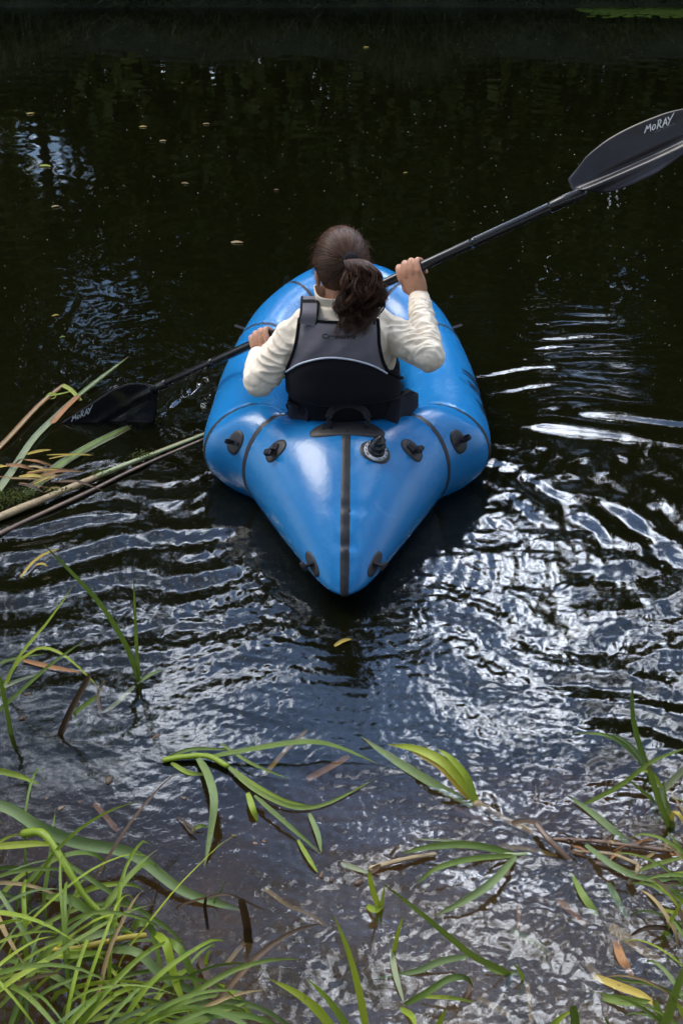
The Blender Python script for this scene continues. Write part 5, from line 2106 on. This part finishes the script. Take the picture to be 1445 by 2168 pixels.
# E: forked plant right of centre
p = plant('floating_grass', (1092, 1810), 'forked floating grass with leaves meeting at a point beside the brown broken stalk')
leaf(p, 'flat', [(1092, 1810, 0.006), (1000, 1789, 0.03), (910, 1793, 0.03), (846, 1808, 0.004)], 18)
leaf(p, 'flat', [(1092, 1811, 0.006), (1000, 1818, 0.03), (925, 1838, 0.04), (878, 1874, 0.01)], 15, 'leaf_green')
leaf(p, 'flat', [(1092, 1812, 0.012), (1040, 1868, 0.04), (980, 1908, 0.03), (918, 1940, 0.004)], 20, 'leaf_blue', fold=0.3)
leaf(p, 'flat', [(1092, 1808, 0.006), (980, 1783, 0.01), (870, 1776, 0.003)], 8, 'leaf_pale')
stalk(p, [(1120, 1808, -0.006), (1090, 1809, 0.006), (1050, 1804, 0.01)], 9, 7, 'stalk_green', 'stem')
p = plant('reed_stalk', (785, 1838), 'short thick ochre reed stalk floating with a broken left end', 'reed')
stalk(p, [(782, 1840, 0.004), (820, 1828, 0.012), (870, 1816, 0.012), (922, 1808, 0.006)], 12, 9, 'stalk', 'stalk')
leaf(p, 'flat', [(776, 1850, 0.0), (796, 1838, 0.012), (806, 1830, 0.02)], 14, 'leaf_brown')
leaf(p, 'flat', [(825, 1812, 0.004), (838, 1795, 0.02), (842, 1788, 0.02)], 8, 'leaf_brown')
p = plant('grass_shoot', (800, 1922), 'small pale sprouting shoot with a clump of dark roots at its foot')
leaf(p, 'up', [(802, 1924), (790, 1890), (780, 1848)], 15, 'leaf_lime', prof=STALK_PROF)
leaf(p, 'up', [(808, 1915), (811, 1890), (815, 1870)], 7, 'leaf_lime')
leaf(p, 'flat', [(720, 1828, 0.0), (752, 1838, 0.005), (786, 1850, 0.008)], 13, 'leaf_pale')
leaf(p, 'flat', [(776, 1918, 0.002), (794, 1926, 0.012), (812, 1918, 0.003)], 16, 'leaf_lime')
# G: long blade and its companions at bottom centre right
p = plant('water_grass', (1060, 2055), 'long straight green blade slanting down right across the shallow water')
leaf(p, 'up', [(1075, 2062), (1010, 2030, -0.01), (960, 1992, -0.02), (880, 1925, -0.02), (806, 1868, -0.01)], 17, roll=0.3)
leaf(p, 'flat', [(988, 2024, 0.03), (930, 2036, 0.02), (880, 2056, 0.006), (780, 2074, -0.006)], 17, 'leaf_blue')
leaf(p, 'flat', [(1030, 2046, 0.012), (1060, 2058, 0.004), (1110, 2062, -0.006)], 13, 'leaf_green')
p = plant('water_grass', (835, 2012), 'short upright lime blade with a pale fallen leaf below it, bottom centre')
leaf(p, 'up', [(834, 2014), (842, 1975), (854, 1938)], 11, 'leaf_lime')
leaf(p, 'flat', [(828, 2010, -0.003), (836, 2060, 0.008), (856, 2128, -0.003)], 15, 'leaf_pale')
p = plant('water_grass', (1000, 2100), 'arched grass leaf looping over a brown stem, low right of centre')
leaf(p, 'flat', [(855, 2128, 0.0), (905, 2100, 0.04), (950, 2072, 0.06), (985, 2070, 0.05), (1002, 2092, 0.01)], 17)
leaf(p, 'flat', [(892, 2110, 0.01), (950, 2112, 0.02), (1006, 2122, 0.003)], 10, 'leaf_lime')
leaf(p, 'flat', [(1000, 2070, 0.01), (990, 2100, 0.012), (970, 2130, -0.003)], 12, 'leaf_brown')
leaf(p, 'flat', [(845, 2135, -0.003), (870, 2150, 0.012), (880, 2176, 0.02)], 15, 'leaf_lime')
p = plant('grass_shoot', (1105, 2075), 'tiny lime sprig standing alone in the shallows')
leaf(p, 'up', [(1106, 2076), (1100, 2058), (1086, 2040)], 9, 'leaf_lime')
leaf(p, 'flat', [(1106, 2076, 0.0), (1096, 2090, 0.004), (1082, 2098, -0.003)], 7, 'leaf_brown')
# bottom-edge blades growing on the bank
p = plant('bank_grass_tuft', (760, 2230), 'three broad lime blades growing up from the bottom edge at centre', 'grass tuft')
leaf(p, 'up', [(730, 2240), (690, 2160, 0.04), (636, 2108, 0.07), (566, 2070, 0.10)], 25, 'leaf_lime', roll=0.2)
leaf(p, 'up', [(765, 2250), (732, 2172, 0.04), (694, 2116, 0.06), (648, 2070, 0.08)], 19, 'leaf_lime', roll=-0.2)
leaf(p, 'up', [(785, 2260), (768, 2140, 0.03), (742, 2030, 0.05), (706, 1936, 0.08)], 20, 'leaf_lime', roll=0.3)
p = plant('bank_grass_tuft', (930, 2230), 'short blade tips poking up at the bottom edge right of centre', 'grass tuft')
leaf(p, 'up', [(915, 2240), (925, 2180, 0.02), (944, 2135, 0.03)], 20, 'leaf_lime')
leaf(p, 'up', [(880, 2240), (862, 2190, 0.02), (850, 2165, 0.03)], 16, 'leaf_green')
p = plant('bank_grass_tuft', (1210, 2230), 'folded green blade at the bottom edge, near the right corner', 'grass tuft')
leaf(p, 'up', [(1222, 2240), (1218, 2180, 0.01), (1212, 2130, 0.02)], 26, 'leaf_green', prof=STALK_PROF)
leaf(p, 'up', [(1150, 2200), (1180, 2160, 0.01), (1212, 2138, 0.02)], 16, 'leaf_lime')
leaf(p, 'up', [(1300, 2230), (1290, 2180, 0.01), (1278, 2150, 0.02)], 12, 'leaf_green')
# H: plant at the right margin
p = plant('water_grass', (1412, 1752), 'upright grass plant at the right edge with one tall blade and several arching leaves')
leaf(p, 'up', [(1416, 1752), (1400, 1712), (1384, 1665), (1372, 1622)], 19, 'leaf_green', prof=STALK_PROF)
leaf(p, 'up', [(1374, 1640), (1350, 1570), (1337, 1505), (1338, 1448, 0.02)], 16, 'leaf_green')
leaf(p, 'up', [(1380, 1650), (1352, 1600), (1322, 1568), (1290, 1552)], 12, 'leaf_blue')
leaf(p, 'up', [(1368, 1632), (1330, 1585, 0.01), (1280, 1556, 0.02), (1212, 1552, 0.05)], 12, 'leaf_green')
leaf(p, 'up', [(1384, 1700), (1350, 1668, -0.02), (1325, 1648, -0.04)], 10, 'leaf_green')
leaf(p, 'flat', [(1235, 1703, 0.003), (1310, 1664, 0.08), (1380, 1612, 0.16), (1460, 1580, 0.2)], 12, 'leaf_green')
leaf(p, 'up', [(1400, 1715), (1398, 1680, 0.02), (1440, 1635, 0.03), (1470, 1605, 0.02)], 20, 'leaf_pale')
leaf(p, 'up', [(1424, 1752), (1410, 1700, 0.03), (1402, 1650, 0.03)], 11, 'leaf_green')
leaf(p, 'up', [(1405, 1690), (1392, 1655, 0.02), (1375, 1635, 0.03), (1345, 1632, 0.04)], 11, 'leaf_lime')
leaf(p, 'up', [(1418, 1745), (1432, 1720, -0.02), (1475, 1790, -0.06)], 14, 'leaf_yellow')
p = plant('reed_leaf', (1330, 1790), 'pale blue-green leaf floating up left from the driftwood at the right', 'leaf')
leaf(p, 'flat', [(1336, 1792, -0.004), (1290, 1752, 0.005), (1245, 1715, 0.006), (1200, 1684, 0.006)], 18, 'leaf_blue')
# driftwood line
p = plant('dead_reed', (1205, 1822), 'dark bent dead reed crossing the pale submerged stems at the right', 'dead reed')
stalk(p, [(1134, 1744, 0.02), (1165, 1782, 0.02), (1206, 1823, -0.004)], 13, 12, 'stalk_brown', 'stalk')
leaf(p, 'flat', [(1082, 1742, 0.002), (1110, 1738, 0.012), (1138, 1744, 0.02)], 10, 'leaf_brown', prof=STALK_PROF)
p = plant('drift_debris', (1300, 1795), 'tangled brown and olive drift of dead stems in front of the right-hand grass', 'drift')
for pts, a, b_, mt in (([(1170, 1776, 0.0), (1250, 1780, 0.008), (1330, 1790, 0.01), (1420, 1802, 0.006)], 8, 11, 'stalk_brown'), ([(1215, 1802), (1290, 1808, 0.012), (1350, 1830, 0.01)], 6, 9, 'stalk'), ([(1260, 1826, 0.0), (1330, 1850, 0.008), (1380, 1868, 0.0)], 12, 8, 'stalk_brown'), ([(1330, 1870, 0.003), (1345, 1850, 0.03), (1350, 1832, 0.03)], 12, 9, 'stalk')):
    stalk(p, pts, a, b_, mt)
for k in range(26):
    a = (rng.uniform(1190, 1440), rng.uniform(1770, 1815), rng.uniform(0, 0.01))
    b_ = (a[0] + rng.uniform(-45, 45), a[1] + rng.uniform(-22, 22), rng.uniform(-0.004, 0.03))
    leaf(p, 'flat', [a, ((a[0] + b_[0]) / 2, (a[1] + b_[1]) / 2 + rng.uniform(-5, 5), 0.015), b_], rng.uniform(3, 9), rng.choice(['leaf_brown', 'leaf_brown', 'leaf_rust', 'leaf_straw']), 'twig')
leaf(p, 'flat', [(1238, 1788, 0.012), (1300, 1834, 0.03), (1370, 1860, 0.03), (1470, 1862, 0.01)], 17, 'leaf_blue', fold=0.35)
leaf(p, 'flat', [(1352, 1842, 0.01), (1400, 1826, 0.03), (1470, 1808, 0.05)], 11, 'leaf_green')
leaf(p, 'flat', [(1270, 1756, 0.0), (1288, 1790, 0.03), (1292, 1800, 0.004)], 4, 'leaf_brown', 'twig')
p = plant('water_grass', (1440, 1940), 'broad leaves hanging over dark water at the right edge, below the drift')
leaf(p, 'flat', [(1376, 1866, 0.02), (1410, 1885, 0.03), (1470, 1912, 0.02)], 24, 'leaf_blue')
leaf(p, 'up', [(1404, 1980), (1424, 1940, 0.01), (1456, 1885, 0.02)], 10, 'leaf_lime')
leaf(p, 'flat', [(1410, 1990, -0.003), (1425, 1962, 0.01), (1462, 1946, 0.02)], 12, 'leaf_green')
leaf(p, 'flat', [(1404, 1926, 0.01), (1430, 1932, 0.02), (1470, 1930, 0.02)], 9, 'leaf_lime')
for root, lab, pts, w_, mt in (
    ((1262, 1936), 'green leaf half sunk in the shallows, pointing up left', [(1264, 1938, -0.004), (1235, 1898, 0.008), (1204, 1842, -0.004)], 19, 'leaf_green'),
    ((1330, 1950), 'drowned grey-green leaf just under the surface, right side', [(1286, 1868, -0.006), (1305, 1905, 0.003), (1332, 1952, -0.02)], 18, 'leaf_blue'),
    ((1330, 2060), 'orange-brown dead leaf glowing in the shallows', [(1302, 1990, -0.006), (1315, 2030, 0.004), (1342, 2072, -0.012)], 24, 'leaf_rust')):
    p = plant('drowned_leaf', root, lab, 'leaf')
    leaf(p, 'flat', pts, w_, mt)
p = plant('water_grass', (1390, 2130), 'crossing green blades in the bottom right corner')
leaf(p, 'flat', [(1255, 2066, -0.002), (1310, 2088, 0.012), (1360, 2108, 0.02), (1392, 2136, 0.02)], 20, 'leaf_yellow')
leaf(p, 'flat', [(1275, 2112, 0.004), (1330, 2120, 0.02), (1380, 2120, 0.02)], 23, 'leaf_green', fold=0.35)
leaf(p, 'up', [(1402, 2215), (1398, 2160, 0.02), (1384, 2118, 0.04)], 20, 'leaf_green', prof=STALK_PROF)
leaf(p, 'up', [(1380, 2240), (1410, 2160, 0.02), (1440, 2070, 0.04), (1470, 2010, 0.06)], 24, 'leaf_green')
leaf(p, 'up', [(1470, 2240), (1452, 2160, 0.02), (1420, 2110, 0.03)], 20, 'leaf_lime')
p = plant('grass_clump', (1470, 2000), 'tangle of thin grass blades leaning in from the right edge over dark water', 'grass clump')
gq = random.Random(29)
for k in range(46):
    r0 = P(gq.uniform(1430, 1600), gq.uniform(1800, 2320), 0.0)
    L = gq.uniform(0.08, 0.24)
    az, el, dr = gq.gauss(2.7, 0.6), R(gq.uniform(15, 60)), gq.uniform(0.5, 1.8)
    pts, pos = [r0 + np.array([0, 0, -0.03])], r0.copy()
    for j in range(6):
        pos = pos + np.array([math.cos(el) * math.cos(az), math.cos(el) * math.sin(az), math.sin(el)]) * L / 6
        pos[2] = max(pos[2], 0.004)
        pts.append(pos.copy())
        el -= dr * (j + 1) / 12
    ribbon(pts, gq.uniform(0.004, 0.010), M[gq.choice(['leaf_green', 'leaf_green', 'leaf_lime', 'leaf_blue', 'leaf_brown', 'leaf_straw'])], p, 'leaf_blade', roll=gq.uniform(-0.5, 0.5), fold=0.3, n=12)
# pale stems lying under the surface
subs = [((960, 1705), (1080, 1752), 14), ((1000, 1720), (1140, 1785), 18), ((1060, 1790), (1180, 1812), 10), ((1180, 1905), (1240, 1960), 14), ((1080, 1970), (1165, 2020), 16), ((1095, 1920), (1100, 2000), 7), ((1240, 2040), (1300, 2090), 14), ((1290, 1960), (1400, 2040), 22), ((1115, 2080), (1125, 2168), 10), ((620, 1920), (690, 1960), 9), ((560, 1880), (640, 1935), 9), ((650, 1650), (740, 1600), 14), ((560, 1640), (650, 1545), 10), ((480, 2040), (525, 1990), 10), ((1010, 2110), (1080, 2150), 12), ((330, 1985), (385, 2010), 9), ((200, 1700), (250, 1760), 12)]
for i, (a, b_, w_) in enumerate(subs):
    zd = -0.02 - 0.03 * rng.random()
    o = ribbon(flat([(a[0], a[1], zd), ((a[0] + b_[0]) / 2, (a[1] + b_[1]) / 2 + rng.uniform(-6, 6), zd - 0.008), (b_[0], b_[1], zd - 0.02)]), pxw(P(*a), w_), M[rng.choice(['leaf_straw', 'leaf_straw', 'leaf_pale', 'leaf_rust'])], None, 'sunken_stem', prof=STALK_PROF)
    o['label'] = 'pale dead stem lying just under the water of the shallows'
    o['category'] = 'stem'
    o['group'] = 'sunken stems in the shallows'

# bent twig with hanging bits, low left of centre
p = plant('bent_twig', (520, 1965), 'thin brown bent twig arching over the water beside a broken stub', 'twig')
leaf(p, 'flat', [(372, 1925, 0.0), (385, 1915, 0.02), (430, 1902, 0.05), (480, 1893, 0.06), (515, 1906, 0.04), (560, 1928, 0.0)], 6, 'leaf_brown', 'twig', prof=STALK_PROF, n=26)
leaf(p, 'up', [(524, 1968), (518, 1935), (510, 1904)], 22, 'leaf_brown', prof=STALK_PROF, fold=0.5)
leaf(p, 'up', [(436, 1938), (434, 1920), (436, 1900)], 9, 'leaf_brown', prof=STALK_PROF)
leaf(p, 'up', [(452, 1915), (466, 1890), (477, 1868)], 5, 'leaf_green')
p = plant('twig', (400, 1750), 'curled dark twig and withered leaf floating beside the blue-green leaf', 'twig')
leaf(p, 'flat', [(376, 1730, 0.003), (392, 1740, 0.014), (412, 1756, 0.016), (404, 1762, 0.01), (388, 1742, 0.004)], 6, 'leaf_brown', 'twig', prof=STALK_PROF)
leaf(p, 'flat', [(405, 1758, 0.004), (425, 1748, 0.012), (440, 1752, 0.003)], 11, 'leaf_green')
# scraps that break the calm surface
scr = [(232, 1650, 30), (130, 1712, 18), (170, 1698, 12), (390, 1690, 14), (495, 1770, 16), (540, 1785, 14), (560, 1782, 12), (760, 1868, 24), (680, 1852, 18), (900, 1580, 9), (930, 1640, 8), (1075, 1850, 20), (700, 1862, 14), (100, 1690, 10), (50, 1520, 20), (330, 1560, 20), (60, 1470, 16)]
for i, (a, b_, w_) in enumerate(scr):
    c = P(a, b_, 0.0)
    r_ = pxw(c, w_) / 2
    vv_, ff_ = ellipsoid((0, 0, 0), (r_, r_ * 0.6, r_ * 0.35), None, 10, 7)
    an_ = rng.uniform(0, 3)
    vv_ = np.array([q * (1 + 0.5 * noise.noise(Vector(q * 90 + i))) for q in vv_])
    vv_ = np.stack([vv_[:, 0] * math.cos(an_) - vv_[:, 1] * math.sin(an_), vv_[:, 0] * math.sin(an_) + vv_[:, 1] * math.cos(an_), vv_[:, 2]], -1)
    link('plant_scrap', mesh_np('plant_scrap', vv_ + c, ff_, M[['leaf_brown', 'stalk_brown'][i % 2]]), label='small dark scrap of rotten plant floating in the shallows', category='plant scrap', group='dark scraps floating in the shallows')

# left: raft of dead reeds, log-like stalk and moss beside the dipped blade
p = plant('reed_stalk', (200, 1030), 'thick tan and green dead reed stalk floating from the left edge toward the raft', 'reed')
stalk(p, [(-60, 1120, 0.012), (30, 1082, 0.016), (120, 1045, 0.018), (220, 1003, 0.018), (320, 963, 0.012), (440, 916, -0.002)], 24, 9, 'stalk')
stalk(p, [(205, 1008, 0.022), (280, 978, 0.020), (360, 948, 0.012), (436, 918, 0.002)], 12, 8, 'stalk_green', 'leaf_sheath')
for a, b_ in ((120, 1044), (215, 1004), (300, 968)):
    c = P(a, b_, 0.018)
    ms_ = Soup()
    for k in range(90):
        q = c + np.array([rng.gauss(0, 0.022), rng.gauss(0, 0.012), abs(rng.gauss(0, 0.006)) + 0.006])
        ms_.add(*ellipsoid(q, (rng.uniform(0.001, 0.003),) * 3, None, 6, 4))
    o = link('moss', ms_.mesh('moss', M['moss']), p)
    o['kind'] = 'stuff'
p = plant('reed_stalk', (180, 1070), 'wet purplish brown reed stalk floating alongside the thick tan stalk', 'reed')
stalk(p, [(-60, 1160, 0.0), (40, 1110, 0.004), (180, 1045, 0.006), (300, 986, 0.006), (440, 926, -0.004)], 13, 8, 'stalk_brown')
p = plant('reed_leaf', (150, 990), 'wide pale green reed leaf with a white edge floating between two stalks', 'leaf')
leaf(p, 'flat', [(55, 1045, 0.004), (125, 985, 0.012), (190, 945, 0.014), (275, 903, 0.0)], 24, 'leaf_pale', fold=0.4, prof=STALK_PROF)
leaf(p, 'flat', [(60, 1040, 0.006), (130, 980, 0.020), (200, 936, 0.018), (280, 900, 0.002)], 11, 'leaf_green')
p = plant('reed_leaf', (60, 955), 'long yellowing reed leaf folded at a knot, its thin tip pointing up right', 'leaf')
leaf(p, 'flat', [(-40, 1085, 0.002), (20, 1005, 0.012), (70, 930, 0.016), (120, 880, 0.016), (165, 838, 0.012)], 19, 'leaf_pale', fold=0.4, prof=STALK_PROF)
leaf(p, 'flat', [(110, 895, 0.02), (140, 862, 0.024), (168, 836, 0.016)], 15, 'leaf_rust', prof=STALK_PROF)
leaf(p, 'flat', [(160, 842, 0.014), (200, 810, 0.02), (272, 755, 0.03)], 12, 'leaf_green')
leaf(p, 'flat', [(164, 840, 0.014), (205, 806, 0.022), (262, 762, 0.03)], 5, 'leaf_pale')
p = plant('reed_leaf', (40, 915), 'narrow rust and white reed leaf bent sharply at its tip, left of the dipped blade', 'leaf')
leaf(p, 'flat', [(-40, 985, 0.002), (20, 925, 0.012), (80, 860, 0.02), (134, 814, 0.02)], 13, 'leaf_rust', prof=STALK_PROF)
leaf(p, 'flat', [(-30, 978, 0.006), (30, 915, 0.018), (90, 850, 0.026), (132, 815, 0.024)], 4, 'leaf_pale', prof=STALK_PROF)
leaf(p, 'flat', [(132, 815, 0.022), (150, 825, 0.02), (172, 848, 0.008)], 11, 'leaf_lime', prof=STALK_PROF)
leaf(p, 'flat', [(98, 838, 0.02), (125, 834, 0.03), (160, 826, 0.026)], 5, 'leaf_lime')
leaf(p, 'flat', [(96, 842, 0.02), (106, 832, 0.03), (118, 833, 0.028), (116, 842, 0.02), (104, 845, 0.02)], 4, 'leaf_lime')
p = plant('dry_grass', (90, 980), 'wisps of dry brown and ochre grass caught across the floating stalks', 'dry grass')
for k in range(22):
    a = (rng.uniform(-10, 130), rng.uniform(960, 1035), rng.uniform(0.0, 0.02))
    b_ = (a[0] + rng.uniform(20, 110) * rng.choice([-1, 1, 1]), a[1] + rng.uniform(-30, 20), rng.uniform(0, 0.02))
    leaf(p, 'flat', [a, ((a[0] + b_[0]) / 2, (a[1] + b_[1]) / 2 - rng.uniform(0, 10), 0.03), b_], rng.uniform(3, 10), rng.choice(['leaf_rust', 'leaf_straw', 'leaf_brown', 'leaf_yellow']), 'grass_wisp')
p = plant('moss_clump', (25, 1055), 'yellow-green moss clump growing on the floating reeds at the left edge', 'moss')
ms_ = Soup()
for k in range(700):
    a = rng.uniform(-60, 75)
    q = P(a, 1062 - 0.22 * a + rng.gauss(0, 9), 0.0) + np.array([0, 0, abs(rng.gauss(0, 0.008)) + 0.004])
    ms_.add(*ellipsoid(q, (rng.uniform(0.001, 0.0034), rng.uniform(0.001, 0.0034), rng.uniform(0.001, 0.004)), None, 6, 4))
o = link('moss', ms_.mesh('moss', M['moss']), p)
o['kind'] = 'stuff'
p = plant('grass_wisp', (60, 1210), 'thin yellow curved blade floating over dark ripples at the left', 'grass wisp')
leaf(p, 'flat', [(44, 1222, 0.004), (70, 1190, 0.012), (100, 1170, 0.014), (128, 1162, 0.004)], 7, 'leaf_yellow')
leaf(p, 'flat', [(76, 1196, 0.004), (90, 1193, 0.01), (102, 1200, 0.003)], 6, 'leaf_yellow')

# bottom left: dense grass clump on the bank, leaning out over the water
p = plant('grass_clump', (20, 2080), 'dense clump of long green grass arching over the water in the bottom left corner', 'grass clump')
B = lambda *a, **k: leaf(p, *a, **k)
B('flat', [(-60, 1690, 0.12), (20, 1712, 0.13), (90, 1755, 0.11), (170, 1785, 0.07), (280, 1808, 0.04), (380, 1882, 0.02), (470, 1915, 0.004), (530, 1930, -0.004)], 30, 'leaf_blue', n=30, fold=0.35)
o = stalk(p, [(50, 1765, 0.10), (85, 1762, 0.13), (110, 1785, 0.13), (150, 1850, 0.11), (190, 1910, 0.08), (255, 1965, 0.05), (280, 1980, 0.03)], 19, 10, 'leaf_lime', 'stem', flatten=0.9)
B('flat', [(-40, 1795, 0.12), (20, 1790, 0.14), (80, 1786, 0.14), (112, 1790, 0.13)], 17, 'leaf_lime')
B('flat', [(135, 1822, 0.12), (220, 1880, 0.10), (300, 1930, 0.06), (360, 1970, 0.03), (398, 2012, 0.0)], 13, 'leaf_green')
B('flat', [(98, 1898, 0.08), (150, 1905, 0.12), (210, 1945, 0.09), (250, 1970, 0.05)], 22, 'leaf_green')
B('flat', [(95, 1998, 0.05), (180, 1985, 0.09), (240, 1970, 0.09), (282, 1966, 0.06)], 18, 'leaf_blue')
B('flat', [(280, 1968, 0.06), (292, 1954, 0.10), (312, 1956, 0.10), (326, 1985, 0.08), (352, 2105, 0.03)], 20, 'leaf_green')
B('flat', [(326, 1975, 0.08), (352, 2000, 0.10), (372, 2080, 0.06), (402, 2150, 0.03)], 22, 'leaf_lime')
B('flat', [(345, 1985, 0.08), (380, 2010, 0.10), (410, 2070, 0.06), (436, 2140, 0.02)], 19, 'leaf_green')
B('flat', [(235, 2012, 0.06), (290, 2016, 0.10), (350, 2070, 0.07), (430, 2105, 0.02), (470, 2104, 0.0)], 22, 'leaf_blue')
stalk(p, [(95, 2010, 0.05), (160, 2008, 0.07), (250, 1988, 0.05), (308, 1980, 0.02)], 12, 12, 'leaf_yellow', 'stem', flatten=0.9)
B('flat', [(90, 2020, 0.06), (150, 2022, 0.09), (235, 2014, 0.06)], 18, 'leaf_lime')
B('up', [(200, 2030), (192, 2055, 0.0), (200, 2100, -0.02)], 16, 'leaf_lime')
B('flat', [(440, 2060, 0.0), (436, 2030, 0.05), (445, 2010, 0.07)], 9, 'leaf_lime')
B('flat', [(462, 2085, 0.0), (500, 2110, 0.03), (540, 2160, 0.0)], 16, 'leaf_lime')
B('flat', [(415, 2010, 0.02), (440, 2070, 0.03), (470, 2168, 0.0)], 18, 'leaf_brown')
gc = random.Random(17)
mats = ['leaf_green'] * 6 + ['leaf_lime'] * 6 + ['leaf_blue'] * 2 + ['leaf_straw', 'leaf_brown']
for k in range(125):
    dens = gc.random()
    px0 = gc.uniform(-260, 190) if dens < 0.7 else gc.uniform(-100, 380)
    py0 = gc.uniform(1900, 2330) if dens < 0.7 else gc.uniform(2080, 2350)
    r0 = P(px0, py0, 0.0)
    L = gc.uniform(0.20, 0.44)
    az = gc.gauss(0.4, 0.7)                         # mostly leaning right and outwards
    el = R(gc.uniform(25, 62))
    droop = gc.uniform(0.6, 1.9)
    pts = [r0 + np.array([0, 0, -0.04])]
    pos = r0.copy()
    for j in range(7):
        d = np.array([math.cos(el) * math.cos(az), math.cos(el) * math.sin(az), math.sin(el)])
        pos = pos + d * L / 7
        if pos[2] < 0.004:
            pos[2] = 0.004
        pts.append(pos.copy())
        el -= droop * (j + 1) / 14
        az += gc.gauss(0, 0.06)
    ribbon(pts, gc.uniform(0.005, 0.0125), M[gc.choice(mats)], p, 'leaf_blade', roll=gc.uniform(-0.5, 0.5), twist=gc.uniform(-0.8, 0.8), fold=gc.uniform(0.15, 0.4), n=14)

# a few fallen leaves drifting on the river
for i, (a, b_, w_, mt, lab) in enumerate([
    (726, 1360, 40, 'leaf_yellow', 'yellow leaf floating on the dark reflection just behind the stern'),
    (97, 351, 26, 'leaf_lime', 'long greenish leaf drifting on the far dark water at the left'),
    (65, 240, 16, 'leaf_yellow', 'leftmost of the small yellow leaves far out on the water'),
    (303, 268, 16, 'leaf_yellow', 'small ochre leaf far out, above the bright sky gap'),
    (345, 298, 14, 'leaf_straw', 'pale leaf just right of the bright sky gap'),
    (437, 262, 14, 'leaf_straw', 'pale leaf far out, beyond the paddler and a little left'),
    (392, 388, 16, 'leaf_straw', 'straw leaf between the sky gap and the head'),
    (585, 402, 10, 'leaf_rust', 'tiny orange leaf above and left of the head'),
    (502, 513, 26, 'leaf_straw', 'thin pale reed scrap drifting left of the head'),
    (118, 437, 16, 'leaf_straw', 'straw coloured leaf near the left sky gap'),
    (118, 668, 14, 'leaf_yellow', 'small yellow leaf between the left edge and the raft'),
    (133, 714, 12, 'leaf_lime', 'small lime leaf above the folded reed'),
    (775, 100, 12, 'leaf_yellow', 'farthest yellow leaf, near the opposite bank'),
    (858, 366, 9, 'leaf_yellow', 'small gold leaf to the right of the head, under the paddle shaft')]):
    c = P(a, b_, 0.006)
    an_ = rng.uniform(-0.3, 0.3) + (0.5 if i == 0 else 0)
    h_ = pxw(c, w_) / 2
    d_ = np.array([math.cos(an_), math.sin(an_) * 1.5, 0])
    o = ribbon([c - d_ * h_, c + np.array([0, 0.004, 0.003]), c + d_ * h_], h_ * 0.42, M[mt], None, 'fallen_leaf', n=8)
    o['label'] = lab
    o['category'] = 'leaf'
